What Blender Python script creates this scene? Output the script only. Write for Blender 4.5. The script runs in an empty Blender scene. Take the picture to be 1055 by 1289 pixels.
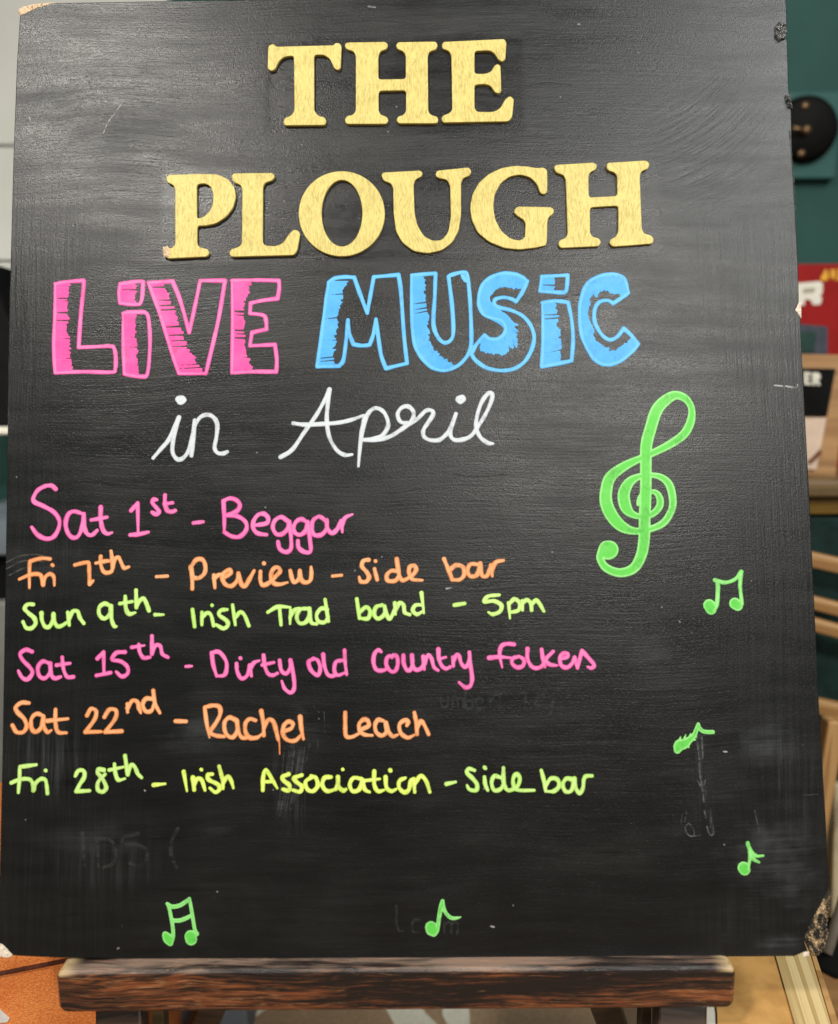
import bpy, bmesh, math, random
import numpy as np
from mathutils import Vector, Matrix, Euler
random.seed(4); RNG = np.random.default_rng(4)
SC = bpy.context.scene
COL = SC.collection
# ------------------------------------------------------------------ camera, light, exposure
cam = bpy.data.objects.new('camera', bpy.data.cameras.new('camera')); COL.objects.link(cam)
cam.matrix_world = Matrix([[0.999959, 0.008638, 0.002829, 0.009574], [0.001455, 0.155163, -0.987888, -0.520751], [-0.008973, 0.987851, 0.155144, 0.404776], [0.0, 0.0, 0.0, 1.0]])
cam.data.sensor_fit = 'HORIZONTAL'; cam.data.sensor_width = 36; cam.data.lens = 36*1013/1055
cam.data.clip_start = .02; cam.data.clip_end = 60
cam.data.dof.use_dof = True; cam.data.dof.focus_distance = .655; cam.data.dof.aperture_fstop = 3.8
SC.camera = cam
wd = bpy.data.worlds.new('World'); SC.world = wd; wd.use_nodes = True
wd.node_tree.nodes['Background'].inputs[0].default_value = (.93, .97, 1, 1)
wd.node_tree.nodes['Background'].inputs[1].default_value = .13
def lamp(name, loc, target, size, power, color):
    d = bpy.data.lights.new(name, 'AREA'); d.shape = 'RECTANGLE'; d.size, d.size_y = size; d.energy = power; d.color = color
    o = bpy.data.objects.new(name, d); COL.objects.link(o); o.location = loc
    o.rotation_euler = (Vector(target)-Vector(loc)).to_track_quat('-Z', 'Y').to_euler()
    return o
lamp('left_lamp', (-.90, -1.22, 1.92), (0, .1, .3), (.2, .2), 30, (1, .955, .88))
lamp('front_lamp', (.84, -2.8, 1.92), (0, .1, .25), (.3, .3), 52, (1, .965, .90))
lamp('window_light', (1.8, -1.45, 2.6), (.25, .1, .5), (1.35, 1.2), 66, (.97, .99, .96))
lamp('room_lamp', (.5, .0, 2.5), (.5, .8, .2), (.6, .4), 2.5, (1, .95, .86))
lamp('back_left_fill', (-1.0, .35, .5), (-.72, .8, .6), (.2, .2), 2.7, (1, .97, .9))  # unseen fill light, added to brighten the white panel at the left
SC.view_settings.view_transform = 'Standard'; SC.view_settings.look = 'None'
SC.view_settings.exposure = 0; SC.view_settings.gamma = 1
# ------------------------------------------------------------------ helpers
def new_mat(name):
    m = bpy.data.materials.new(name); m.use_nodes = True
    nt = m.node_tree; return m, nt, nt.nodes['Principled BSDF']
class NB:
    def __init__(s, nt): s.nt = nt
    def n(s, t, **kw):
        x = s.nt.nodes.new(t)
        for k, v in kw.items(): setattr(x, k, v)
        return x
    def link(s, a, b): s.nt.links.new(a, b)
    def coord(s): return s.n('ShaderNodeTexCoord').outputs['Object']
    def vm(s, op, a, b=None):
        x = s.n('ShaderNodeVectorMath', operation=op)
        s.put(x.inputs[0], a)
        if b is not None: s.put(x.inputs[1], b)
        return x.outputs['Value'] if op in ('LENGTH', 'DOT_PRODUCT') else x.outputs['Vector']
    def put(s, sock, v):
        if hasattr(v, 'links') or isinstance(v, bpy.types.NodeSocket): s.link(v, sock)
        else: sock.default_value = v
    def m(s, op, a, b=None, c=None):
        x = s.n('ShaderNodeMath', operation=op)
        for i, v in enumerate((a, b, c)):
            if v is not None: s.put(x.inputs[i], v)
        return x.outputs[0]
    def noise(s, co, scale, mul=(1, 1, 1), detail=3, rough=.55, off=(0, 0, 0)):
        mp = s.n('ShaderNodeMapping'); s.link(co, mp.inputs[0]); mp.inputs['Scale'].default_value = mul; mp.inputs['Location'].default_value = off
        x = s.n('ShaderNodeTexNoise'); s.link(mp.outputs[0], x.inputs['Vector'])
        x.inputs['Scale'].default_value = scale; x.inputs['Detail'].default_value = detail; x.inputs['Roughness'].default_value = rough
        return x.outputs['Fac']
    def ss(s, v, a, b, lo=0, hi=1):
        x = s.n('ShaderNodeMapRange', interpolation_type='SMOOTHSTEP'); s.put(x.inputs[0], v)
        for i, k in enumerate((a, b, lo, hi)): x.inputs[i+1].default_value = k
        return x.outputs[0]
    def mix(s, f, a, b):
        x = s.n('ShaderNodeMix', data_type='RGBA'); s.put(x.inputs['Factor'], f)
        s.put(x.inputs[6], a if not isinstance(a, tuple) else (*a, 1)); s.put(x.inputs[7], b if not isinstance(b, tuple) else (*b, 1))
        return x.outputs[2]
    def blob(s, co, cx, cy, rx, ry, soft=.3):
        v = s.vm('MULTIPLY', s.vm('SUBTRACT', co, (cx, cy, 0)), (1/rx, 1/ry, 0))
        return s.ss(s.vm('LENGTH', v), soft, 1, 1, 0)
    def bump(s, h, strength, dist, b):
        x = s.n('ShaderNodeBump'); x.inputs['Strength'].default_value = strength; x.inputs['Distance'].default_value = dist
        s.link(h, x.inputs['Height']); s.link(x.outputs[0], b.inputs['Normal'])
def plain(name, c, rough=.5, noise=.12, sc=30, metal=0, c2=None, mul=(1, 1, 1), bump=0, spec=.3):
    m, nt, b = new_mat(name); B = NB(nt); co = B.coord()
    f = B.noise(co, sc, mul, 4)
    c2 = c2 or tuple(x*(1-noise*2.2) for x in c)
    B.link(B.mix(B.ss(f, .3, .7), c2, c), b.inputs['Base Color'])
    b.inputs['Roughness'].default_value = rough; b.inputs['Metallic'].default_value = metal; b.inputs['Specular IOR Level'].default_value = spec
    if bump: B.bump(f, bump, .001, b)
    return m
def wood(name, c1, c2, axis, rough=.45, sc=9, stretch=.06, turn=0):
    mul = [1, 1, 1]; mul[axis] = stretch
    m, nt, b = new_mat(name); B = NB(nt); co = B.coord()
    if turn:
        vr = B.n('ShaderNodeVectorRotate', rotation_type='Z_AXIS'); B.link(co, vr.inputs['Vector']); vr.inputs['Angle'].default_value = turn; co = vr.outputs[0]
    a = B.noise(co, sc*5, tuple(mul), 3); f = B.noise(co, sc*28, tuple(mul), 4, off=(3, 1, 2))
    rings = B.m('FRACT', B.m('MULTIPLY', a, 5.))
    t = B.m('ADD', B.m('MULTIPLY', B.ss(rings, 0, 1), .6), B.m('MULTIPLY', f, .5))
    B.link(B.mix(B.ss(t, .15, .9), c1, c2), b.inputs['Base Color']); b.inputs['Roughness'].default_value = rough
    B.bump(f, .2, .0006, b)
    return m
def link(name, me, mat, parent=None):
    o = bpy.data.objects.new(name, me); COL.objects.link(o)
    if mat: me.materials.append(mat)
    if parent: o.parent = parent
    return o
def tag(o, label=None, cat=None, group=None, kind=None):
    for k, v in (('label', label), ('category', cat), ('group', group), ('kind', kind)):
        if v: o[k] = v
    return o
def empty(name, loc=(0, 0, 0), rot=(0, 0, 0)):
    o = bpy.data.objects.new(name, None); COL.objects.link(o); o.location = loc; o.rotation_euler = rot; o.empty_display_size = .05
    return o
def bm_box(bm, lo, hi, bev=0, seg=2, M=None):
    r = bmesh.ops.create_cube(bm, size=1)['verts']
    c = [(a+b)/2 for a, b in zip(lo, hi)]; s = [b-a for a, b in zip(lo, hi)]
    for v in r: v.co = Vector([v.co[i]*s[i]+c[i] for i in range(3)])
    if M:
        for v in r: v.co = M @ v.co
    if bev:
        es = list({e for v in r for e in v.link_edges})
        bmesh.ops.bevel(bm, geom=es, offset=bev, segments=seg, profile=.5, affect='EDGES', clamp_overlap=True)
def done(bm, name, mat, parent=None, smooth=False):
    me = bpy.data.meshes.new(name); bmesh.ops.recalc_face_normals(bm, faces=bm.faces); bm.to_mesh(me); bm.free()
    if smooth: me.polygons.foreach_set('use_smooth', [True]*len(me.polygons))
    return link(name, me, mat, parent)
def box(name, lo, hi, mat, parent=None, bev=.002, seg=2, M=None):
    bm = bmesh.new(); bm_box(bm, lo, hi, bev, seg, M); return done(bm, name, mat, parent)
def prism(name, pts, vec, mat, parent=None, bev=.0015):
    """closed polygon of 3-D points swept along vec"""
    bm = bmesh.new(); vec = Vector(vec); pts = [Vector(p) for p in pts]
    a = [bm.verts.new(p) for p in pts]; b = [bm.verts.new(p+vec) for p in pts]
    bm.faces.new(a); bm.faces.new(b[::-1])
    for i in range(len(a)): j = (i+1) % len(a); bm.faces.new((a[i], b[i], b[j], a[j]))
    if bev: bmesh.ops.bevel(bm, geom=bm.edges[:], offset=bev, segments=2, affect='EDGES', clamp_overlap=True)
    return done(bm, name, mat, parent)
def bar(name, p, q, w, t, mat, parent=None, bev=.003, up=(0, 0, 1)):
    """a straight lath from p to q, w wide (along up), t thick"""
    p, q = Vector(p), Vector(q); x = (q-p).normalized(); u = Vector(up); z = (u-u.dot(x)*x).normalized(); y = z.cross(x)
    M = Matrix((x, y, z)).transposed().to_4x4(); M.translation = (p+q)/2
    L = (q-p).length/2
    o = box(name, (-L, -t/2, -w/2), (L, t/2, w/2), mat, parent, bev)
    o.matrix_local = M
    return o
def tube(name, p, q, r, mat, parent=None, r2=None, seg=20):
    p, q = Vector(p), Vector(q); bm = bmesh.new()
    bmesh.ops.create_cone(bm, cap_ends=True, segments=seg, radius1=r, radius2=r2 or r, depth=(q-p).length)
    M = (q-p).to_track_quat('Z', 'Y').to_matrix().to_4x4(); M.translation = (p+q)/2
    bmesh.ops.transform(bm, matrix=M, verts=bm.verts)
    return done(bm, name, mat, parent, True)
# ---- flat shapes drawn on the board, meshed from a distance field (units: mm on the board)
def smooth_poly(pts, corner, k=5):
    """Catmull-Rom through pts (x,y,w), broken at the corners"""
    out = []; n = len(pts); s = 0
    brk = [i for i in range(1, n-1) if corner[i]] + [n-1]
    for e in brk:
        P = pts[s:e+1]
        Q = [2*P[0]-P[1]]+list(P)+[2*P[-1]-P[-2]]
        for i in range(1, len(Q)-2):
            a, b, c, d = Q[i-1:i+3]
            for j in range(k):
                t = j/k
                out.append(.5*(2*b+(c-a)*t+(2*a-5*b+4*c-d)*t*t+(3*b-a-3*c+d)*t**3))
        s = e
    out.append(pts[-1]); return np.array(out)
class Field:
    def __init__(s, x0, y0, x1, y1, h):
        s.h = h; s.x = np.arange(x0, x1+h, h); s.y = np.arange(y0, y1+h, h)
        s.d = np.full((len(s.y), len(s.x)), 9.); s.t = np.full_like(s.d, -9.)
    def seg(s, a, b, kind):
        r = max(a[2], b[2])/2; pad = r+2*s.h+.2
        i0, i1 = np.searchsorted(s.x, (min(a[0], b[0])-pad, max(a[0], b[0])+pad)); j0, j1 = np.searchsorted(s.y, (min(a[1], b[1])-pad, max(a[1], b[1])+pad))
        if i1 <= i0 or j1 <= j0: return
        X, Yy = np.meshgrid(s.x[i0:i1], s.y[j0:j1]); v = b[:2]-a[:2]; L = v@v+1e-9
        u = np.clip(((X-a[0])*v[0]+(Yy-a[1])*v[1])/L, 0, 1)
        R_ = (a[2]+(b[2]-a[2])*u)/2
        d = np.hypot(X-a[0]-u*v[0], Yy-a[1]-u*v[1])-R_
        D = s.d[j0:j1, i0:i1]; Tt = s.t[j0:j1, i0:i1]
        if kind == 0: t = np.clip(-d/np.maximum(R_, .3)*1.5-.1, 0, 1)       # pen line: thin paint at the rim
        elif kind == 1: t = np.where(d < 0, .12, -9.)                      # shading strokes
        else: t = np.where(d < 0, 0., -9.)                                 # filled shapes, rim set later
        Tt[:] = np.where(d < .05, np.maximum(Tt, t), Tt) if kind != 0 else np.where(d < 0, np.maximum(Tt, t), Tt)
        D[:] = np.minimum(D, d)
    def mesh(s, name, height, flat, rim=0, rough=0):
        d = s.d; ny, nx = d.shape
        ins = d < 0
        cell = ins[:-1, :-1] | ins[1:, :-1] | ins[:-1, 1:] | ins[1:, 1:]
        jj, ii = np.nonzero(cell); used = np.zeros_like(ins)
        for a, b in ((0, 0), (0, 1), (1, 0), (1, 1)): used[jj+a, ii+b] = True
        idx = np.full(d.shape, -1); vj, vi = np.nonzero(used); idx[vj, vi] = np.arange(len(vj))
        gy, gx = np.gradient(d, s.h); g = np.hypot(gx, gy)+1e-6
        dv = d[vj, vi]; x = s.x[vi].copy(); y = s.y[vj].copy(); o = dv > 0
        st = np.minimum(dv, 1.45*s.h)
        x[o] -= (st*gx[vj, vi]/g[vj, vi])[o]; y[o] -= (st*gy[vj, vi]/g[vj, vi])[o]
        k = np.clip(-dv/flat, 0, 1); z = .03+height*np.sqrt(1-(1-k)**2)
        if rough:
            nz = RNG.random(d.shape); 
            for _ in range(1): nz = (nz+np.roll(nz, 1, 0)+np.roll(nz, 1, 1)+np.roll(nz, -1, 0))/4
            z = z*(1-rough)+z*rough*2.6*(nz[vj, vi]-.1)
        t = np.clip(s.t[vj, vi], 0, 1)
        if rim: t = np.where(s.t[vj, vi] <= .01, np.clip(1.15-np.abs(-dv-rim*.45)/(rim*.8), 0, 1), t)
        quads = np.stack([idx[jj, ii], idx[jj, ii+1], idx[jj+1, ii+1], idx[jj+1, ii]], 1)
        me = bpy.data.meshes.new(name); me.from_pydata((np.stack([x, y, z], 1)/1000).tolist(), [], quads.tolist())
        me.polygons.foreach_set('use_smooth', [True]*len(me.polygons))
        at = me.attributes.new('pigment', 'FLOAT', 'POINT'); at.data.foreach_set('value', t.astype(np.float32))
        me.update(); return me
def parse(s):
    out, cor = [], []
    for tok in s.split():
        cor.append(tok.endswith('*')); out.append([float(v) for v in tok.rstrip('*').split(',')])
    return np.array(out), cor
def drawn(name, strokes, height=.09, h=.3, rim=0, flat=.8):
    segs = []
    for kind, s in strokes:
        if kind == 'h':
            o, i = s.split('|'); (o, oc), (i, ic) = parse(o), parse(i)
            o = smooth_poly(o, oc, 12); i = smooth_poly(i, ic, 12)
            def res(P, step=None, n=None):
                L = np.r_[0, np.cumsum(np.hypot(*np.diff(P[:, :2], axis=0).T))]
                n = n or max(3, int(L[-1]/step)); q = np.linspace(0, L[-1], n)
                return np.stack([np.interp(q, L, P[:, c]) for c in range(3)], 1)
            wd = o[0, 2]; pos = [0.]; LO = np.hypot(*np.diff(o[:, :2], axis=0).T).sum()
            while pos[-1] < LO: pos.append(pos[-1]+wd*(random.uniform(1.0, 1.3) if random.random() < .16 else random.uniform(.5, .7)))
            u = np.minimum(np.array(pos)/LO, 1); fo = res(o, n=400); fi = res(i, n=400); kk = (u*399).astype(int); a = fo[kk]; b = fi[kk]; prev = 0
            for k in range(len(a)):
                prev = .75*prev+random.gauss(0, .04)
                f = 1+prev+random.gauss(0, .05); q = a[k]+(b[k]-a[k])*f; r = a[k].copy()
                ww = wd*random.uniform(.85, 1.1); r[2] = ww; q[2] = ww*random.uniform(.5, .85)
                segs.append((r, q, 1))
        else:
            p, c = parse(s); p = smooth_poly(p, c)
            if kind == 'p':
                ph = random.uniform(0, 6); L = np.arange(len(p))
                p[:, 2] *= 1+.07*np.sin(L*.55+ph)+.05*np.sin(L*1.3+ph*2)
                n_ = len(p); e = random.uniform(.55, .95); p[:, 2] *= np.clip(e+(1-e)*(n_-1-L)/5., e, 1); e = random.uniform(.8, 1.08); p[:2, 2] *= e; p[:, 2] *= 1+.06*np.sin(L*.23+ph*3)
            for a, b in zip(p[:-1], p[1:]): segs.append((a, b, 0 if kind == 'p' else 2))
    P = np.array([q for a, b, _ in segs for q in (a, b)]); m = P[:, 2].max()/2+1
    F = Field(P[:, 0].min()-m, P[:, 1].min()-m, P[:, 0].max()+m, P[:, 1].max()+m, h)
    for kind in (2, 1, 0):
        for a, b, k in segs:
            if k == kind: F.seg(a, b, k)
    return F.mesh(name, height, flat, rim)
def patch(name, pts, height, h=.35, rough=.8, flat=2.):
    p = np.array(parse(pts)[0])[:, :2]
    F = Field(p[:, 0].min()-1, p[:, 1].min()-1, p[:, 0].max()+1, p[:, 1].max()+1, h)
    X, Yy = np.meshgrid(F.x, F.y); ins = np.zeros(X.shape, bool); d = np.full(X.shape, 99.)
    for a, b in zip(p, np.roll(p, -1, 0)):
        v = b-a; u = np.clip(((X-a[0])*v[0]+(Yy-a[1])*v[1])/(v@v+1e-9), 0, 1)
        d = np.minimum(d, np.hypot(X-a[0]-u*v[0], Yy-a[1]-u*v[1]))
        with np.errstate(divide='ignore', invalid='ignore'):
            c = ((a[1] > Yy) != (b[1] > Yy)) & (X < (b[0]-a[0])*(Yy-a[1])/(b[1]-a[1]+1e-12)+a[0])
        ins ^= c
    F.d = np.where(ins, -d, d); F.t = np.where(ins, .5, -9.)
    return F.mesh(name, height, flat, 0, rough)
def outline_mesh(name, polys, z0, z1, bev):
    """closed outlines (mm) with holes -> solid with a rounded edge"""
    cu = bpy.data.curves.new(name, 'CURVE'); cu.dimensions = '2D'; cu.fill_mode = 'BOTH'
    for p in polys:
        p = np.array(p); sp = cu.splines.new('POLY'); sp.points.add(len(p)-1)
        for i, q in enumerate(p): sp.points[i].co = (q[0]/1000, q[1]/1000, 0, 1)
        sp.use_cyclic_u = True
    cu.extrude = (z1-z0)/2000-bev/1000; cu.bevel_depth = bev/1000; cu.bevel_resolution = 2; cu.offset = -bev/1000
    o = bpy.data.objects.new(name, cu); COL.objects.link(o)
    dg = bpy.context.evaluated_depsgraph_get(); me = bpy.data.meshes.new_from_object(o.evaluated_get(dg))
    bpy.data.objects.remove(o); bpy.data.curves.remove(cu)
    me.transform(Matrix.Translation((0, 0, (z0+z1)/2000))); me.name = name
    return me
# ------------------------------------------------------------------ materials
def mat_board():
    m, nt, b = new_mat('black_paint'); B = NB(nt); co = B.coord()
    wp = B.n('ShaderNodeTexNoise'); B.link(co, wp.inputs['Vector']); wp.inputs['Scale'].default_value = 5; wp.inputs['Detail'].default_value = 1
    cw = B.vm('ADD', co, B.vm('MULTIPLY', B.vm('SUBTRACT', wp.outputs['Color'], (.5, .5, .5)), (.02, .028, 0)))
    h1 = B.noise(cw, 1, (15, 170, 1), 4, .62); h2 = B.noise(cw, 1, (24, 700, 1), 3, .6, (4, 2, 0))
    v1 = B.noise(cw, 1, (260, 9, 1), 4, .6, (1, 7, 0)); v2 = B.noise(co, 1, (800, 22, 1), 3, .6, (9, 3, 0))
    broad = B.noise(cw, 1, (11, 75, 1), 4, .6, (2, 8, 0)); patchy = B.ss(B.noise(co, 12, (1, 1.4, 1), 3, .5, (8, 8, 0)), .42, .62)
    hs = B.m('ADD', B.m('MULTIPLY', h1, B.m('ADD', .08, B.m('MULTIPLY', patchy, .5))), B.m('ADD', B.m('MULTIPLY', h2, .42), .24)); vs = B.m('ADD', B.m('MULTIPLY', v1, .75), B.m('ADD', B.m('MULTIPLY', v2, .5), .05))
    weave = B.m('ADD', B.noise(co, 1, (420, 1500, 1), 2, .5, (3, 1, 0)), B.noise(co, 1, (1500, 420, 1), 2, .5, (6, 1, 0)))
    sx = B.n('ShaderNodeSeparateXYZ'); B.link(co, sx.inputs[0]); X, Yc = sx.outputs[0], sx.outputs[1]
    big = B.noise(co, 6, (1, 1, 1), 2, .5, (2, 5, 0))
    edge = B.ss(B.m('ADD', B.m('ABSOLUTE', X), B.m('MULTIPLY', B.m('SUBTRACT', big, .5), .3)), .2, .27)
    low = B.ss(Yc, .60, .52)                        # the vertical brushing along the sides stops below the top
    vmask = B.m('MULTIPLY', edge, low)
    mx = B.n('ShaderNodeMix', data_type='FLOAT'); B.link(vmask, mx.inputs[0]); B.link(hs, mx.inputs[2]); B.link(vs, mx.inputs[3]); st = mx.outputs[0]
    def arcs(cx, cy, mask):
        d = B.vm('SUBTRACT', cw, (cx, cy, 0)); s = B.n('ShaderNodeSeparateXYZ'); B.link(d, s.inputs[0])
        c = B.n('ShaderNodeCombineXYZ'); B.link(B.m('MULTIPLY', B.vm('LENGTH', d), 330), c.inputs[0]); B.link(B.m('MULTIPLY', B.m('ARCTAN2', s.outputs[1], s.outputs[0]), 4), c.inputs[1])
        x = B.n('ShaderNodeTexNoise'); B.link(c.outputs[0], x.inputs['Vector']); x.inputs['Scale'].default_value = 1; x.inputs['Detail'].default_value = 3
        return B.m('MULTIPLY', B.m('MULTIPLY', B.m('SUBTRACT', x.outputs['Fac'], .5), 1.5), mask)
    st = B.m('ADD', st, arcs(-.21, .30, B.blob(co, -0.221, 0.626, 0.081, 0.075, .2)))
    st = B.m('ADD', st, arcs(.13, .78, B.blob(co, 0.238, 0.596, 0.075, 0.081, .2)))
    # glue rectangles round the gold letters are smoother and darker, with shadow painted in
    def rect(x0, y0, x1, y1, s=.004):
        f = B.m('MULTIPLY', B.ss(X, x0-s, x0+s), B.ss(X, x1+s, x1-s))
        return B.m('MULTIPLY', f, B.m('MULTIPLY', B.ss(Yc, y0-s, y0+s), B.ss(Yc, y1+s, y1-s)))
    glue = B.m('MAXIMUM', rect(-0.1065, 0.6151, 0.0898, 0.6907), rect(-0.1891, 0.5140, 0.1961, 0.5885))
    # chalk dust smears
    def blobs(lst):
        r = None
        for q in lst:
            x = B.blob(co, *q[:4]); x = B.m('MULTIPLY', x, q[4]); r = x if r is None else B.m('MAXIMUM', r, x)
        return r
    sm_h = blobs([(0.266, 0.149, 0.032, 0.023, 0.50), (0.243, 0.070, 0.062, 0.045, 0.50), (0.253, 0.050, 0.085, 0.085, 0.42), (0.252, 0.015, 0.062, 0.017, 0.80), (0.220, 0.079, 0.040, 0.028, 0.40), (-0.269, 0.286, 0.041, 0.015, 0.45), (-0.212, 0.085, 0.080, 0.015, 0.28), (-0.155, 0.158, 0.052, 0.017, 0.30), (-0.240, 0.627, 0.075, 0.069, 0.22), (0.189, 0.210, 0.035, 0.023, 0.18), (-0.068, 0.171, 0.026, 0.023, 0.35), (-0.174, 0.087, 0.074, 0.008, 0.30), (0.238, 0.609, 0.087, 0.056, 0.12), (0.124, 0.436, 0.079, 0.036, 0.06)]); sm_v = blobs([(-0.265, 0.139, 0.052, 0.035, 0.38), (-0.088, 0.123, 0.019, 0.043, 0.62), (-0.223, 0.065, 0.062, 0.023, 0.20), (0.210, 0.121, 0.014, 0.051, 0.25), (0.273, 0.558, 0.056, 0.080, 0.12), (0.279, 0.118, 0.023, 0.051, 0.25), (-0.274, 0.514, 0.031, 0.123, 0.10)])
    cl = B.noise(co, 26, (1, 1, 1), 4, .6, (7, 0, 0))
    dust = B.m('ADD', B.m('MULTIPLY', sm_h, B.ss(B.m('ADD', B.m('MULTIPLY', hs, .5), B.m('MULTIPLY', cl, .5)), .48, .78)), B.m('MULTIPLY', sm_v, B.ss(vs, .62, .98)))
    film = B.ss(B.m('ADD', B.m('MULTIPLY', B.noise(co, 7, (1, 1.6, 1), 4, .6), .6), B.m('MULTIPLY', st, .3)), .42, .75)
    fl = B.n('ShaderNodeTexVoronoi'); B.link(co, fl.inputs['Vector']); fl.inputs['Scale'].default_value = 150
    sep = B.n('ShaderNodeSeparateColor'); B.link(fl.outputs['Color'], sep.inputs[0])
    spk = B.m('MULTIPLY', B.ss(fl.outputs['Distance'], .05, .12, 1, 0), B.m('GREATER_THAN', B.m('ADD', sep.outputs[0], B.m('MULTIPLY', glue, .07)), .985))
    base = B.mix(B.m('MULTIPLY', film, .7), (.0045, .0048, .0044), (.0165, .0170, .0155))
    base = B.mix(B.m('MULTIPLY', B.ss(B.m('ADD', B.m('MULTIPLY', h1, .6), B.m('MULTIPLY', broad, .4)),   .42, .33), .8), base, (.0022, .0024, .0022))
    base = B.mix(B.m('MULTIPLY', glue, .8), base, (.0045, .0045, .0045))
    base = B.mix(B.m('MINIMUM', dust, .85), base, (.075, .080, .084))
    base = B.mix(B.m('MULTIPLY', spk, .75), base, (.3, .3, .28))
    B.link(base, b.inputs['Base Color'])
    rg = B.m('ADD', B.ss(broad, .3, .7, .23, .33), B.m('MULTIPLY', B.noise(co, 11, (1, 1, 1), 3), .10))
    rg = B.m('ADD', rg, B.m('MULTIPLY', B.ss(st, .4, .95), .06))
    rg = B.m('ADD', rg, B.m('SUBTRACT', B.m('MULTIPLY', dust, .3), B.m('MULTIPLY', glue, .05))); B.link(rg, b.inputs['Roughness'])
    b.inputs['Specular IOR Level'].default_value = .44
    hh = B.m('ADD', B.m('MULTIPLY', st, B.m('SUBTRACT', 1, B.m('MULTIPLY', glue, .6))), B.m('ADD', B.m('MULTIPLY', weave, .36), B.m('MULTIPLY', broad, .12)))
    B.bump(hh, .50, .0007, b)
    return m
def mat_pen(name, rim, core, rough=.5, thin=.34, tint=.3):
    m, nt, b = new_mat(name); B = NB(nt); co = B.coord()
    a = B.n('ShaderNodeAttribute', attribute_name='pigment'); f = B.noise(co, 170, (1, 1, 1), 3); f2 = B.noise(co, 34, (1, 1, 1), 2, off=(3, 3, 0))
    t = B.m('ADD', a.outputs['Fac'], B.m('MULTIPLY', B.m('SUBTRACT', f, .5), .7)); t = B.m('ADD', t, B.m('MULTIPLY', B.m('SUBTRACT', f2, .5), 1.5))
    cl = B.n('ShaderNodeClamp'); B.link(t, cl.inputs[0])
    cov = B.noise(co, 1, (520, 260, 1), 4, .6, off=(1, 5, 0)); cov2 = B.noise(co, 55, (1, 1, 1), 3, off=(8, 2, 0))
    c = B.mix(cl.outputs[0], rim, core)
    c = B.mix(B.m('MULTIPLY', B.ss(B.m('ADD', B.m('MULTIPLY', cov, .5), B.m('MULTIPLY', cov2, .5)), .50, .64), thin), c, tuple(.02+x*tint for x in rim))
    B.link(c, b.inputs['Base Color']); b.inputs['Roughness'].default_value = rough; b.inputs['Specular IOR Level'].default_value = .3
    B.bump(f, .15, .0003, b); return m
PEN = {
 'pink': mat_pen('pink_paint', (.74, .085, .34), (.90, .22, .49), thin=.32),
 'hotpink': mat_pen('hot_pink_paint', (.83, .075, .34), (.93, .21, .49)),
 'orange': mat_pen('orange_paint', (.72, .23, .065), (.88, .44, .21), thin=.38),
 'lime': mat_pen('lime_paint', (.36, .66, .10), (.62, .85, .28), thin=.32),
 'lime2': mat_pen('yellow_green_paint', (.56, .76, .06), (.78, .90, .22)),
 'green': mat_pen('green_paint', (.12, .60, .075), (.32, .76, .24), thin=.4, tint=.35),
 'blue': mat_pen('blue_paint', (.07, .39, .82), (.15, .53, .90), thin=.28),
 'white': mat_pen('white_paint', (.50, .54, .57), (.66, .70, .735), thin=.5),
}
def mat_gold():
    m, nt, b = new_mat('gold_paint'); B = NB(nt); co = B.coord()
    wp = B.n('ShaderNodeTexNoise'); B.link(co, wp.inputs['Vector']); wp.inputs['Scale'].default_value = 45; wp.inputs['Detail'].default_value = 1
    cw = B.vm('ADD', co, B.vm('MULTIPLY', wp.outputs['Color'], (.012, .012, 0)))
    f = B.noise(cw, 1, (1300, 170, 500), 3, .6); g = B.noise(co, 60, (1, 1, 1), 3); k = B.noise(co, 420, (1, 1, 1), 3, .7)
    t = B.m('ADD', B.m('MULTIPLY', f, .75), B.m('ADD', B.m('MULTIPLY', g, .2), B.m('MULTIPLY', k, .2)))
    B.link(B.mix(B.ss(t, .38, .68), (.42, .325, .075), (.69, .565, .17)), b.inputs['Base Color'])
    b.inputs['Metallic'].default_value = .05; b.inputs['Roughness'].default_value = .5
    B.bump(B.m('ADD', f, k), .3, .0005, b); return m
GOLD = mat_gold()
def mat_ghost(name, c, al):
    m, nt, b = new_mat(name); B = NB(nt); co = B.coord()
    f = B.noise(co, 90, (1, 3, 1), 4); b.inputs['Base Color'].default_value = (*c, 1); b.inputs['Roughness'].default_value = .6
    B.link(B.m('MULTIPLY', B.ss(f, .3, .7), al), b.inputs['Alpha']); return m
GHOST = mat_ghost('erased_residue', (.10, .105, .10), .22); RUB = mat_ghost('rubbed_residue', (.17, .19, .18), .65); SCR = mat_ghost('bare_scratch', (.4, .39, .37), .95)
DARKL = mat_ghost('dark_gloss_line', (.0035, .0035, .0033), .9); SCR2 = mat_ghost('soft_scratch', (.2, .2, .2), .42)
def mat_raw(name, c1, c2, dark, lo=.42, hi=.6, sc=420):
    m, nt, b = new_mat(name); B = NB(nt); co = B.coord()
    f = B.noise(co, sc, (1, .5, 1), 4); g = B.noise(co, sc*1.7, (1, 1, 1), 3, off=(5, 0, 0))
    c = B.mix(g, c1, c2); B.link(B.mix(B.ss(f, lo, hi), dark, c), b.inputs['Base Color']); b.inputs['Roughness'].default_value = .7
    B.bump(f, .8, .001, b); return m
RAW = mat_raw('raw_fibreboard', (.62, .42, .24), (.75, .58, .40), (.40, .25, .13), .3, .5)
RAWP = mat_raw('pale_fibreboard', (.75, .62, .48), (.82, .74, .62), (.55, .42, .30), .3, .5)
RAWD = mat_raw('torn_fibreboard', (.48, .30, .14), (.70, .52, .30), (.020, .017, .015), .45, .62, 330)
DENT = plain('dented_paint', (.16, .16, .155), .22, .3, 260, c2=(.01, .01, .01), spec=.6)  # pale grey flecks put the glints of the dents into the colour
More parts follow.
